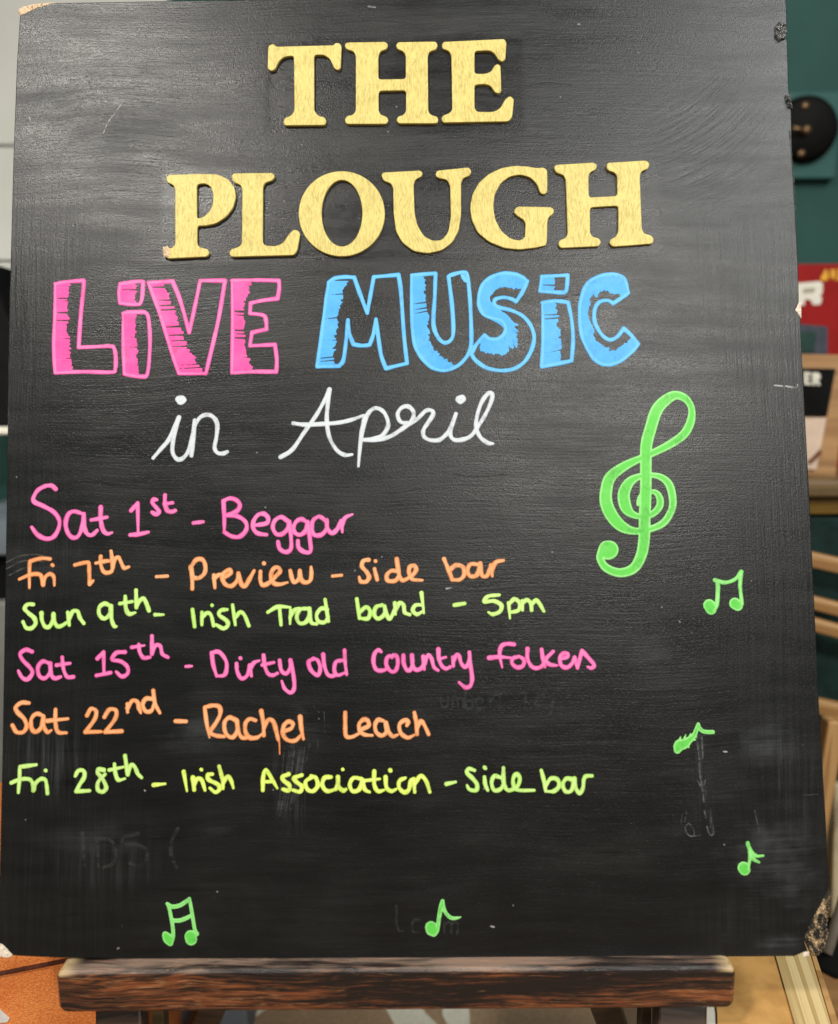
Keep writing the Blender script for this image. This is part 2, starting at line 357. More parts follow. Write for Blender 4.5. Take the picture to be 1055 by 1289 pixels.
def mat_ledge():
    m, nt, b = new_mat('worn_dark_stain'); B = NB(nt); co = B.coord()
    wp = B.n('ShaderNodeTexNoise'); B.link(co, wp.inputs['Vector']); wp.inputs['Scale'].default_value = 14; wp.inputs['Detail'].default_value = 2
    cw = B.vm('ADD', co, B.vm('MULTIPLY', B.vm('SUBTRACT', wp.outputs['Color'], (.5, .5, .5)), (0, .006, .012)))
    f = B.noise(cw, 1, (22, 800, 800), 5, .7); g = B.noise(cw, 1, (5, 60, 60), 3, .6, (2, 3, 1)); k = B.noise(cw, 1, (45, 1500, 1500), 3, .6, (8, 1, 4))
    c = B.mix(B.ss(B.m('ADD', B.m('MULTIPLY', f, .55), B.m('MULTIPLY', g, .55)), .53, .68), (.014, .009, .008), (.27, .078, .024))
    c = B.mix(B.ss(B.m('ADD', B.m('MULTIPLY', k, .6), B.m('MULTIPLY', g, .4)), .56, .68), c, (.46, .24, .11))
    sx = B.n('ShaderNodeSeparateXYZ'); B.link(co, sx.inputs[0]); X, Yc, Zc = sx.outputs[:3]
    # worn front corners; the pale top edge paints wear and gloss sheen into colour
    top_sheen_wear = B.m('MULTIPLY', B.ss(Zc, -.0042, -.0012), B.ss(B.m('ADD', g, B.m('MULTIPLY', f, .25)), .52, .72))
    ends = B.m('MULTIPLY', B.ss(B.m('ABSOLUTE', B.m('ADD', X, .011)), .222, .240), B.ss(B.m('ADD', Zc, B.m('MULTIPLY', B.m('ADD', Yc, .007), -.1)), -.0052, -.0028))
    c = B.mix(B.m('MULTIPLY', top_sheen_wear, .6), c, (.36, .27, .21)); c = B.mix(B.m('MULTIPLY', ends, B.ss(f, .3, .5)), c, (.66, .47, .25))
    B.link(c, b.inputs['Base Color']); B.link(B.ss(f, .3, .7, .22, .48), b.inputs['Roughness'])
    B.bump(B.m('ADD', f, B.m('MULTIPLY', k, .5)), .55, .0008, b); return m
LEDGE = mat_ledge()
DARKWOOD = wood('dark_stained_wood', (.016, .010, .007), (.055, .030, .017), 2, .4)
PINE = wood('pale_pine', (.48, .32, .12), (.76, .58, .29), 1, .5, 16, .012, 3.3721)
SLAT = wood('warm_pine', (.36, .18, .06), (.54, .31, .12), 0, .5, 6)
FRAMEW = wood('honey_oak', (.27, .135, .048), (.40, .22, .085), 0, .55, 6)
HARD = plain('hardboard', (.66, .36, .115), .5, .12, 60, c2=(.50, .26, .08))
TEAL = plain('teal_wall_paint', (.021, .068, .058), .7, .08, 6, spec=.15)
TEAL2 = plain('teal_block_paint', (.024, .085, .075), .6, .06, 10, spec=.2)
DKGREEN = plain('dark_green_cloth', (.010, .034, .029), .85, .2, 50)
BLACK = plain('black_bakelite', (.003, .0025, .002), .6, .2, 40, spec=.08)
BLACKM = plain('matt_black', (.006, .006, .006), .8, .2, 40, spec=.08)
BRASS = plain('brass', (.26, .16, .08), .35, .1, 90, metal=.8)
RED = plain('red_card', (.27, .010, .009), .6, .08, 20, spec=.12)
YEL = plain('yellow_print', (.72, .36, .03), .5, .1, 60)
CREAM = plain('cream_print', (.72, .68, .58), .6, .05, 60)
SLATE = plain('slate_print', (.055, .062, .085), .5, .15, 60)
GREYP = plain('white_gloss_paint', (.36, .36, .325), .5, .05, 5)
GREYB = plain('blue_grey_plastic', (.16, .19, .22), .5, .1, 10)
PALEG = plain('pale_grey_plastic', (.24, .24, .22), .5, .08, 10)
GREYT = plain('grey_metal_tube', (.34, .31, .25), .4, .1, 30, metal=.3)
FLOORM = plain('brown_vinyl', (.24, .16, .10), .55, .1, 9)
MATM = plain('brown_matting', (.40, .275, .165), .8, .1, 260, c2=(.32, .21, .125), bump=.3)
MATC = plain('cream_printed_matting', (.80, .76, .62), .8, .06, 200, bump=.2)
def mat_cloth():
    m, nt, b = new_mat('orange_weave'); B = NB(nt); co = B.coord()
    f = B.noise(co, 620, (1, 1, 1.3), 3, .6); g = B.noise(co, 30, (1, 1, 1), 3)
    t = B.m('ADD', B.m('MULTIPLY', f, .8), B.m('MULTIPLY', g, .35))
    B.link(B.mix(B.ss(t, .35, .8), (.60, .125, .018), (.96, .34, .085)), b.inputs['Base Color']); b.inputs['Roughness'].default_value = .9
    B.bump(f, .8, .0012, b); return m
CLOTH = mat_cloth(); SEAM = plain('brown_seam', (.11, .03, .014), .9, .2, 200); CLOTHW = plain('white_print', (.78, .75, .70), .85, .05, 200, bump=.2)
# ------------------------------------------------------------------ the setting
fl = box('floor', (-4, -2.5, -.45), (4, 3, -.35), FLOORM, None, 0); fl['kind'] = 'structure'
wl = empty('wall', (0, .95, -.35)); tag(wl, 'teal painted wall behind the chalkboard', 'wall')
box('wall_panel', (-3, 0, .002), (3, .1, 2.6), TEAL, wl, 0)
# ------------------------------------------------------------------ the chalkboard
LAM = math.radians(13)
board = empty('chalkboard', (0, 0, 0), (math.pi/2-LAM, 0, 0))
tag(board, 'black chalkboard with raised gold letters and a colourful handwritten April music list', 'chalkboard')
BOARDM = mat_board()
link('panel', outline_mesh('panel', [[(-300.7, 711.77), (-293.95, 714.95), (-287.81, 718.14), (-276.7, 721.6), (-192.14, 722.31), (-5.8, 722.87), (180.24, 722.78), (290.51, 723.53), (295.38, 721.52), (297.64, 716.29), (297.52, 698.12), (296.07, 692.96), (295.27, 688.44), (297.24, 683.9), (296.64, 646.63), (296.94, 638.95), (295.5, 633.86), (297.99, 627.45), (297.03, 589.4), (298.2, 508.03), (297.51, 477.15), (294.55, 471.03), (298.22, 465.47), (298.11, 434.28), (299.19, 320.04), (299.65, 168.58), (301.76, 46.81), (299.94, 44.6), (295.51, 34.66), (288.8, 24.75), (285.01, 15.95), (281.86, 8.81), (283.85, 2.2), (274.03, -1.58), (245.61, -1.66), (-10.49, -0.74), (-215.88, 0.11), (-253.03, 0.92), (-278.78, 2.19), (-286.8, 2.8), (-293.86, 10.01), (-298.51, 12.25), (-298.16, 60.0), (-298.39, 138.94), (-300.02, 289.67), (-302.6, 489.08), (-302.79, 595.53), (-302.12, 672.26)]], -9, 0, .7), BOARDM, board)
for ch, polys in [
 ('T', [[(-106.02, 681.06), (-105.81, 682.2), (-105.2, 683.11), (-104.22, 683.73), (-102.99, 684.26), (-102.25, 684.43), (-101.58, 684.24), (-101.04, 683.7), (-100.75, 683.29), (-100.2, 682.7), (-99.5, 682.34), (-98.69, 682.24), (-56.26, 682.88), (-55.67, 682.97), (-55.16, 683.24), (-54.75, 683.66), (-54.54, 683.96), (-54.13, 684.38), (-53.61, 684.64), (-53.03, 684.72), (-52.11, 684.71), (-51.35, 684.59), (-50.68, 684.26), (-50.14, 683.72), (-49.86, 683.34), (-49.45, 682.67), (-49.22, 681.92), (-49.16, 681.14), (-49.76, 665.64), (-49.89, 664.85), (-50.26, 664.16), (-50.82, 663.6), (-51.21, 663.31), (-51.89, 662.97), (-52.59, 662.96), (-53.28, 663.29), (-53.77, 663.63), (-54.44, 664.2), (-55.0, 664.9), (-55.41, 665.68), (-57.08, 669.7), (-57.77, 671.02), (-58.71, 672.22), (-59.82, 673.21), (-60.53, 673.73), (-61.81, 674.5), (-63.22, 675.0), (-64.7, 675.2), (-67.95, 675.33), (-69.27, 675.12), (-70.09, 674.34), (-70.35, 673.03), (-70.31, 632.45), (-70.15, 631.0), (-69.64, 629.63), (-68.83, 628.42), (-68.01, 627.46), (-67.13, 626.62), (-66.09, 625.99), (-64.94, 625.61), (-63.68, 625.34), (-62.9, 625.06), (-62.24, 624.57), (-61.74, 623.9), (-61.5, 623.46), (-61.18, 622.68), (-61.09, 621.86), (-61.24, 621.03), (-61.49, 620.19), (-61.92, 619.35), (-62.62, 618.83), (-63.55, 618.67), (-91.75, 618.76), (-92.56, 618.91), (-93.16, 619.36), (-93.52, 620.11), (-93.67, 620.66), (-93.81, 621.51), (-93.75, 622.38), (-93.49, 623.2), (-93.28, 623.68), (-92.83, 624.4), (-92.2, 624.96), (-91.43, 625.31), (-90.18, 625.68), (-89.04, 626.16), (-88.04, 626.89), (-87.23, 627.82), (-86.68, 628.61), (-86.03, 629.78), (-85.63, 631.08), (-85.51, 632.41), (-86.01, 672.5), (-86.29, 673.79), (-87.11, 674.52), (-88.43, 674.63), (-91.01, 674.33), (-92.5, 674.02), (-93.92, 673.44), (-95.19, 672.62), (-95.9, 672.08), (-97.02, 671.05), (-97.96, 669.83), (-98.67, 668.49), (-100.05, 665.25), (-100.48, 664.48), (-101.07, 663.83), (-101.79, 663.32), (-102.25, 663.07), (-103.04, 662.79), (-103.82, 662.84), (-104.56, 663.21), (-105.13, 663.62), (-105.79, 664.27), (-106.19, 665.08), (-106.31, 666.01)]]),
 ('H', [[(-46.25, 681.45), (-46.53, 682.18), (-46.5, 682.92), (-46.16, 683.63), (-45.87, 684.04), (-45.32, 684.62), (-44.63, 684.98), (-43.83, 685.1), (-16.25, 685.23), (-15.37, 685.1), (-14.6, 684.7), (-13.98, 684.06), (-13.67, 683.61), (-13.28, 682.82), (-13.23, 681.99), (-13.5, 681.16), (-13.88, 680.44), (-14.46, 679.59), (-15.25, 678.96), (-16.2, 678.57), (-17.17, 678.31), (-18.17, 677.91), (-18.99, 677.23), (-19.58, 676.33), (-19.87, 675.74), (-20.28, 674.71), (-20.54, 673.6), (-20.63, 672.48), (-20.7, 657.25), (-20.45, 655.93), (-19.63, 655.13), (-18.31, 654.88), (-1.95, 655.06), (-0.62, 655.34), (0.2, 656.16), (0.47, 657.49), (0.58, 672.79), (0.49, 673.84), (0.18, 674.87), (-0.33, 675.8), (-0.67, 676.32), (-1.35, 677.14), (-2.19, 677.79), (-3.14, 678.25), (-4.22, 678.64), (-5.03, 679.04), (-5.7, 679.64), (-6.2, 680.39), (-6.47, 680.91), (-6.73, 681.72), (-6.69, 682.53), (-6.34, 683.3), (-6.05, 683.74), (-5.49, 684.38), (-4.77, 684.78), (-3.92, 684.91), (22.43, 685.04), (23.31, 684.91), (24.06, 684.48), (24.62, 683.78), (24.9, 683.29), (25.23, 682.45), (25.26, 681.57), (24.99, 680.71), (24.58, 679.89), (23.99, 678.99), (23.16, 678.31), (22.17, 677.89), (20.37, 677.4), (19.53, 677.04), (18.85, 676.44), (18.38, 675.66), (18.17, 675.14), (17.85, 674.24), (17.66, 673.28), (17.6, 672.33), (17.62, 630.34), (17.72, 629.35), (18.03, 628.39), (18.53, 627.53), (18.88, 627.05), (19.55, 626.33), (20.37, 625.79), (21.31, 625.47), (22.84, 625.13), (23.64, 624.83), (24.27, 624.31), (24.72, 623.59), (24.96, 623.03), (25.17, 622.26), (25.15, 621.47), (24.9, 620.72), (24.68, 620.28), (24.23, 619.65), (23.61, 619.27), (22.84, 619.15), (-3.93, 619.43), (-4.76, 619.56), (-5.47, 619.96), (-6.02, 620.6), (-6.35, 621.12), (-6.67, 621.84), (-6.71, 622.59), (-6.47, 623.34), (-6.26, 623.78), (-5.82, 624.45), (-5.21, 624.96), (-4.48, 625.29), (-2.76, 625.81), (-1.87, 626.19), (-1.12, 626.8), (-0.55, 627.58), (-0.26, 628.09), (0.15, 628.99), (0.41, 629.97), (0.5, 630.96), (0.59, 643.5), (0.34, 644.82), (-0.47, 645.63), (-1.79, 645.88), (-18.14, 645.7), (-19.46, 645.42), (-20.28, 644.59), (-20.55, 643.27), (-20.61, 631.18), (-20.53, 630.19), (-20.28, 629.21), (-19.88, 628.29), (-19.6, 627.78), (-19.04, 626.98), (-18.29, 626.36), (-17.41, 625.96), (-15.82, 625.45), (-15.01, 625.07), (-14.34, 624.5), (-13.85, 623.76), (-13.6, 623.28), (-13.33, 622.46), (-13.36, 621.63), (-13.69, 620.83), (-13.99, 620.32), (-14.56, 619.64), (-15.3, 619.23), (-16.18, 619.1), (-43.85, 619.39), (-44.7, 619.53), (-45.39, 619.96), (-45.9, 620.66), (-46.15, 621.13), (-46.44, 621.96), (-46.46, 622.82), (-46.21, 623.67), (-45.89, 624.36), (-45.37, 625.18), (-44.62, 625.76), (-43.7, 626.07), (-42.01, 626.37), (-41.02, 626.67), (-40.17, 627.22), (-39.48, 627.99), (-39.13, 628.5), (-38.62, 629.41), (-38.3, 630.41), (-38.2, 631.45), (-38.08, 672.75), (-38.16, 673.81), (-38.41, 674.87), (-38.81, 675.85), (-39.1, 676.41), (-39.67, 677.27), (-40.46, 677.93), (-41.4, 678.36), (-43.73, 679.1), (-44.59, 679.49), (-45.32, 680.07), (-45.88, 680.82)]]),
 ('E', [[(28.73, 681.31), (28.68, 682.04), (28.83, 682.76), (29.17, 683.42), (29.42, 683.78), (29.91, 684.32), (30.53, 684.66), (31.25, 684.79), (75.6, 686.5), (76.44, 686.41), (77.15, 686.03), (77.7, 685.38), (77.98, 684.94), (78.37, 684.14), (78.57, 683.27), (78.59, 682.39), (77.71, 671.66), (77.56, 670.85), (77.23, 670.09), (76.75, 669.42), (76.43, 669.06), (75.84, 668.59), (75.15, 668.44), (74.42, 668.63), (73.8, 668.92), (73.02, 669.38), (72.35, 670.01), (71.83, 670.76), (70.7, 672.84), (69.98, 673.95), (69.09, 674.95), (68.07, 675.8), (67.44, 676.25), (66.31, 676.89), (65.06, 677.28), (63.76, 677.37), (56.26, 677.16), (54.93, 676.87), (54.11, 676.03), (53.83, 674.7), (53.64, 661.06), (53.89, 659.74), (54.69, 658.91), (56.01, 658.64), (60.2, 658.59), (61.51, 658.66), (62.82, 658.91), (64.07, 659.32), (64.78, 659.61), (65.9, 660.22), (66.84, 661.09), (67.54, 662.16), (68.34, 663.78), (68.78, 664.49), (69.36, 665.12), (70.04, 665.61), (70.6, 665.94), (71.24, 666.19), (71.89, 666.16), (72.5, 665.84), (72.85, 665.58), (73.36, 665.08), (73.68, 664.45), (73.79, 663.75), (74.09, 645.89), (74.02, 645.11), (73.77, 644.37), (73.36, 643.72), (73.07, 643.35), (72.53, 642.87), (71.89, 642.7), (71.18, 642.84), (70.54, 643.08), (69.75, 643.48), (69.08, 644.05), (68.55, 644.76), (67.21, 647.04), (66.49, 648.0), (65.57, 648.79), (64.5, 649.35), (63.84, 649.61), (62.67, 649.98), (61.44, 650.19), (60.21, 650.22), (55.89, 650.04), (54.57, 649.72), (53.74, 648.87), (53.46, 647.53), (53.27, 632.65), (53.34, 631.69), (53.61, 630.76), (54.06, 629.9), (54.37, 629.42), (54.98, 628.73), (55.77, 628.29), (56.68, 628.12), (64.86, 627.88), (66.42, 627.96), (67.97, 628.29), (69.42, 628.86), (70.63, 629.45), (71.95, 630.25), (73.1, 631.31), (74.0, 632.57), (76.43, 636.72), (77.06, 637.66), (77.84, 638.53), (78.71, 639.27), (79.31, 639.71), (80.18, 640.14), (81.07, 640.12), (81.92, 639.64), (82.41, 639.23), (83.09, 638.46), (83.46, 637.53), (83.5, 636.5), (82.32, 625.42), (82.08, 624.23), (81.59, 623.11), (80.9, 622.13), (80.43, 621.58), (79.55, 620.8), (78.5, 620.31), (77.33, 620.15), (30.36, 619.78), (29.51, 619.91), (28.82, 620.33), (28.32, 621.02), (28.04, 621.57), (27.79, 622.35), (27.81, 623.14), (28.11, 623.89), (28.36, 624.33), (28.85, 625.01), (29.5, 625.55), (30.25, 625.93), (32.48, 626.74), (33.35, 627.15), (34.13, 627.71), (34.8, 628.39), (35.16, 628.83), (35.67, 629.61), (35.99, 630.5), (36.09, 631.44), (35.93, 672.19), (35.85, 673.25), (35.6, 674.3), (35.2, 675.29), (34.93, 675.85), (34.36, 676.71), (33.59, 677.41), (32.67, 677.88), (30.44, 678.72), (29.69, 679.14), (29.16, 679.77), (28.87, 680.57)]]),
 ('P', [[(-183.44, 577.38), (-183.45, 578.05), (-183.27, 578.7), (-182.9, 579.26), (-182.63, 579.57), (-182.12, 580.03), (-181.51, 580.31), (-180.84, 580.41), (-159.24, 580.87), (-157.66, 580.89), (-156.02, 580.87), (-154.44, 580.82), (-146.88, 580.5), (-145.32, 580.34), (-143.77, 579.96), (-142.31, 579.39), (-138.07, 577.41), (-136.72, 576.63), (-135.52, 575.62), (-134.53, 574.42), (-132.46, 571.46), (-131.67, 570.11), (-131.09, 568.63), (-130.75, 567.11), (-130.44, 565.01), (-130.31, 563.44), (-130.39, 561.84), (-130.68, 560.3), (-131.71, 556.19), (-132.19, 554.7), (-132.87, 553.25), (-133.71, 551.93), (-136.12, 548.65), (-137.12, 547.43), (-138.28, 546.32), (-139.54, 545.38), (-143.06, 543.05), (-144.42, 542.26), (-145.9, 541.64), (-147.41, 541.21), (-151.21, 540.38), (-152.76, 540.11), (-154.38, 539.97), (-155.95, 539.97), (-157.02, 540.01), (-158.35, 539.81), (-159.16, 539.03), (-159.43, 537.72), (-159.45, 527.51), (-159.34, 526.51), (-159.02, 525.56), (-158.49, 524.72), (-158.12, 524.25), (-157.42, 523.53), (-156.57, 523.0), (-155.62, 522.69), (-152.83, 522.09), (-152.02, 521.8), (-151.33, 521.28), (-150.83, 520.57), (-150.58, 520.11), (-150.3, 519.3), (-150.3, 518.47), (-150.6, 517.66), (-150.9, 517.1), (-151.45, 516.38), (-152.19, 515.92), (-153.07, 515.74), (-172.58, 514.97), (-174.17, 514.9), (-175.8, 514.84), (-177.38, 514.77), (-180.13, 514.66), (-181.48, 514.86), (-182.38, 515.64), (-182.79, 516.94), (-183.07, 519.48), (-183.08, 520.06), (-182.99, 520.63), (-182.79, 521.18), (-182.64, 521.49), (-182.33, 521.95), (-181.9, 522.27), (-181.37, 522.44), (-179.41, 522.78), (-178.5, 523.06), (-177.74, 523.58), (-177.15, 524.32), (-176.85, 524.82), (-176.42, 525.69), (-176.17, 526.65), (-176.09, 527.62), (-176.62, 567.85), (-176.72, 568.82), (-176.97, 569.79), (-177.38, 570.68), (-177.66, 571.19), (-178.22, 571.98), (-178.94, 572.64), (-179.78, 573.12), (-181.45, 573.85), (-182.32, 574.4), (-182.93, 575.18), (-183.24, 576.17)], [(-160.14, 570.32), (-159.9, 571.67), (-159.09, 572.58), (-157.78, 572.99), (-156.0, 573.2), (-154.65, 573.22), (-153.31, 572.96), (-152.07, 572.43), (-151.36, 572.05), (-150.27, 571.28), (-149.39, 570.27), (-148.79, 569.07), (-148.39, 567.97), (-147.93, 566.48), (-147.65, 564.92), (-147.54, 563.37), (-147.51, 560.32), (-147.59, 558.75), (-147.85, 557.17), (-148.29, 555.66), (-149.09, 553.38), (-149.73, 551.96), (-150.62, 550.66), (-151.71, 549.56), (-154.12, 547.5), (-155.09, 546.82), (-156.18, 546.33), (-157.34, 546.08), (-158.04, 545.99), (-159.05, 546.07), (-159.67, 546.61), (-159.88, 547.6)]]),
 ('L', [[(-133.41, 577.59), (-133.56, 578.32), (-133.46, 579.04), (-133.12, 579.71), (-132.85, 580.08), (-132.32, 580.62), (-131.67, 580.96), (-130.92, 581.07), (-103.49, 581.14), (-102.65, 581.02), (-101.94, 580.63), (-101.4, 579.99), (-101.12, 579.55), (-100.79, 578.78), (-100.77, 577.97), (-101.05, 577.18), (-101.38, 576.58), (-101.93, 575.8), (-102.65, 575.2), (-103.51, 574.79), (-106.36, 573.84), (-107.22, 573.43), (-107.94, 572.83), (-108.49, 572.05), (-108.76, 571.56), (-109.15, 570.67), (-109.39, 569.72), (-109.47, 568.76), (-109.42, 527.86), (-109.32, 526.95), (-108.99, 526.1), (-108.46, 525.36), (-108.1, 524.95), (-107.42, 524.35), (-106.6, 523.96), (-105.71, 523.79), (-101.99, 523.57), (-100.42, 523.58), (-98.85, 523.84), (-97.36, 524.31), (-96.17, 524.79), (-94.8, 525.51), (-93.6, 526.5), (-92.64, 527.71), (-90.4, 531.2), (-89.59, 532.36), (-88.66, 533.47), (-87.66, 534.46), (-86.54, 535.49), (-85.8, 535.98), (-84.98, 536.14), (-84.12, 535.97), (-83.32, 535.67), (-82.67, 535.34), (-82.13, 534.87), (-81.7, 534.29), (-81.49, 533.91), (-81.2, 533.25), (-81.07, 532.53), (-81.11, 531.81), (-82.66, 522.31), (-82.95, 521.05), (-83.41, 519.8), (-84.01, 518.66), (-84.4, 518.01), (-85.18, 517.07), (-86.2, 516.48), (-87.4, 516.28), (-131.65, 515.46), (-132.55, 515.57), (-133.32, 515.98), (-133.92, 516.66), (-134.24, 517.15), (-134.61, 517.95), (-134.66, 518.8), (-134.41, 519.64), (-134.17, 520.14), (-133.67, 520.89), (-132.99, 521.45), (-132.16, 521.8), (-129.42, 522.52), (-128.46, 522.87), (-127.57, 523.39), (-126.79, 524.05), (-126.37, 524.48), (-125.77, 525.27), (-125.39, 526.19), (-125.27, 527.19), (-125.21, 566.83), (-125.28, 567.88), (-125.5, 568.94), (-125.85, 569.93), (-126.1, 570.5), (-126.62, 571.38), (-127.36, 572.08), (-128.27, 572.56), (-130.1, 573.25), (-131.27, 573.88), (-132.19, 574.81), (-132.81, 575.98)]]),
 ('O', [[(-16.28, 548.03), (-16.45, 544.75), (-16.94, 541.51), (-17.75, 538.34), (-18.85, 535.26), (-20.24, 532.31), (-21.91, 529.52), (-23.84, 526.91), (-26.02, 524.51), (-28.41, 522.34), (-31.0, 520.42), (-33.77, 518.77), (-36.68, 517.4), (-39.72, 516.33), (-42.84, 515.57), (-46.02, 515.12), (-49.24, 514.99), (-52.45, 515.19), (-55.63, 515.7), (-58.75, 516.52), (-61.78, 517.65), (-64.69, 519.07), (-67.45, 520.78), (-70.04, 522.75), (-72.43, 524.97), (-74.6, 527.41), (-76.52, 530.06), (-78.19, 532.89), (-79.57, 535.86), (-80.66, 538.96), (-81.45, 542.15), (-81.94, 545.4), (-82.1, 548.69), (-81.95, 551.97), (-81.48, 555.22), (-80.7, 558.41), (-79.62, 561.5), (-78.24, 564.47), (-76.58, 567.28), (-74.66, 569.92), (-72.49, 572.34), (-70.09, 574.54), (-67.49, 576.48), (-64.71, 578.16), (-61.78, 579.54), (-58.72, 580.63), (-55.58, 581.4), (-52.37, 581.85), (-49.13, 581.98), (-45.89, 581.79), (-42.69, 581.27), (-39.54, 580.43), (-36.5, 579.29), (-33.57, 577.84), (-30.8, 576.11), (-28.2, 574.12), (-25.81, 571.87), (-23.65, 569.4), (-21.73, 566.73), (-20.08, 563.88), (-18.72, 560.89), (-17.64, 557.78), (-16.88, 554.57), (-16.42, 551.32)], [(-33.48, 548.59), (-33.57, 546.04), (-33.8, 543.51), (-34.18, 541.03), (-34.7, 538.63), (-35.35, 536.33), (-36.14, 534.15), (-37.05, 532.1), (-38.08, 530.23), (-39.21, 528.52), (-40.43, 527.02), (-41.74, 525.72), (-43.11, 524.65), (-44.54, 523.8), (-46.02, 523.2), (-47.52, 522.84), (-49.03, 522.73), (-50.55, 522.87), (-52.05, 523.26), (-53.52, 523.89), (-54.95, 524.76), (-56.32, 525.86), (-57.62, 527.19), (-58.84, 528.72), (-59.97, 530.44), (-60.99, 532.34), (-61.89, 534.4), (-62.67, 536.6), (-63.32, 538.91), (-63.84, 541.33), (-64.21, 543.81), (-64.43, 546.34), (-64.51, 548.9), (-64.43, 551.46), (-64.21, 553.99), (-63.84, 556.48), (-63.33, 558.89), (-62.67, 561.2), (-61.89, 563.4), (-60.98, 565.46), (-59.96, 567.35), (-58.82, 569.07), (-57.6, 570.59), (-56.29, 571.9), (-54.91, 572.98), (-53.47, 573.84), (-51.99, 574.45), (-50.48, 574.81), (-48.95, 574.92), (-47.43, 574.78), (-45.92, 574.39), (-44.44, 573.75), (-43.0, 572.86), (-41.63, 571.75), (-40.32, 570.41), (-39.1, 568.87), (-37.97, 567.13), (-36.95, 565.21), (-36.05, 563.14), (-35.28, 560.93), (-34.63, 558.6), (-34.13, 556.18), (-33.76, 553.69), (-33.55, 551.15)]]),
 ('U', [[(-18.4, 577.62), (-18.52, 578.25), (-18.44, 578.86), (-18.15, 579.43), (-17.93, 579.75), (-17.5, 580.22), (-16.96, 580.53), (-16.33, 580.64), (9.65, 581.86), (10.5, 581.78), (11.26, 581.46), (11.9, 580.9), (12.24, 580.51), (12.66, 579.81), (12.71, 579.07), (12.41, 578.33), (12.1, 577.85), (11.55, 577.14), (10.85, 576.56), (10.06, 576.15), (9.05, 575.74), (8.08, 575.21), (7.31, 574.44), (6.76, 573.49), (6.51, 572.88), (6.15, 571.81), (5.93, 570.67), (5.88, 569.54), (6.37, 550.54), (6.47, 548.96), (6.67, 547.35), (6.96, 545.8), (8.16, 540.44), (8.59, 538.93), (9.18, 537.43), (9.92, 536.04), (12.25, 532.12), (13.16, 530.86), (14.3, 529.77), (15.59, 528.91), (18.14, 527.54), (19.56, 526.93), (21.09, 526.6), (22.64, 526.58), (24.66, 526.74), (26.15, 527.04), (27.48, 527.74), (28.58, 528.78), (30.44, 531.02), (31.33, 532.3), (31.98, 533.73), (32.36, 535.24), (33.68, 543.49), (33.89, 545.06), (34.01, 546.68), (34.03, 548.26), (33.78, 567.88), (33.66, 569.24), (33.32, 570.6), (32.79, 571.86), (32.42, 572.57), (31.66, 573.65), (30.63, 574.43), (29.39, 574.86), (26.36, 575.46), (25.51, 575.7), (24.69, 576.08), (23.96, 576.58), (23.56, 576.91), (23.02, 577.52), (22.8, 578.26), (22.91, 579.07), (23.21, 579.99), (23.67, 580.89), (24.41, 581.49), (25.39, 581.76), (46.7, 583.83), (47.61, 583.78), (48.42, 583.42), (49.07, 582.78), (49.41, 582.32), (49.84, 581.5), (49.98, 580.62), (49.82, 579.71), (49.59, 579.02), (49.14, 578.12), (48.45, 577.41), (47.57, 576.94), (45.33, 576.11), (44.4, 575.63), (43.64, 574.91), (43.1, 574.01), (42.84, 573.44), (42.47, 572.42), (42.23, 571.34), (42.15, 570.26), (41.88, 548.18), (41.82, 546.6), (41.67, 544.98), (41.44, 543.42), (40.17, 536.16), (39.82, 534.63), (39.28, 533.11), (38.6, 531.69), (35.96, 526.95), (35.11, 525.64), (34.07, 524.44), (32.88, 523.41), (28.89, 520.4), (27.57, 519.55), (26.13, 518.88), (24.62, 518.45), (18.62, 517.17), (17.07, 516.94), (15.47, 516.91), (13.91, 517.09), (7.98, 518.14), (6.47, 518.53), (5.02, 519.17), (3.71, 520.02), (-1.17, 523.77), (-2.34, 524.8), (-3.37, 526.02), (-4.2, 527.35), (-6.75, 532.14), (-7.4, 533.57), (-7.88, 535.1), (-8.15, 536.65), (-9.25, 545.92), (-9.41, 547.49), (-9.52, 549.12), (-9.57, 550.7), (-9.78, 566.71), (-9.87, 567.82), (-10.13, 568.91), (-10.53, 569.94), (-10.81, 570.53), (-11.38, 571.43), (-12.17, 572.15), (-13.13, 572.64), (-15.33, 573.45), (-16.43, 574.03), (-17.28, 574.9), (-17.84, 576.0)]]),
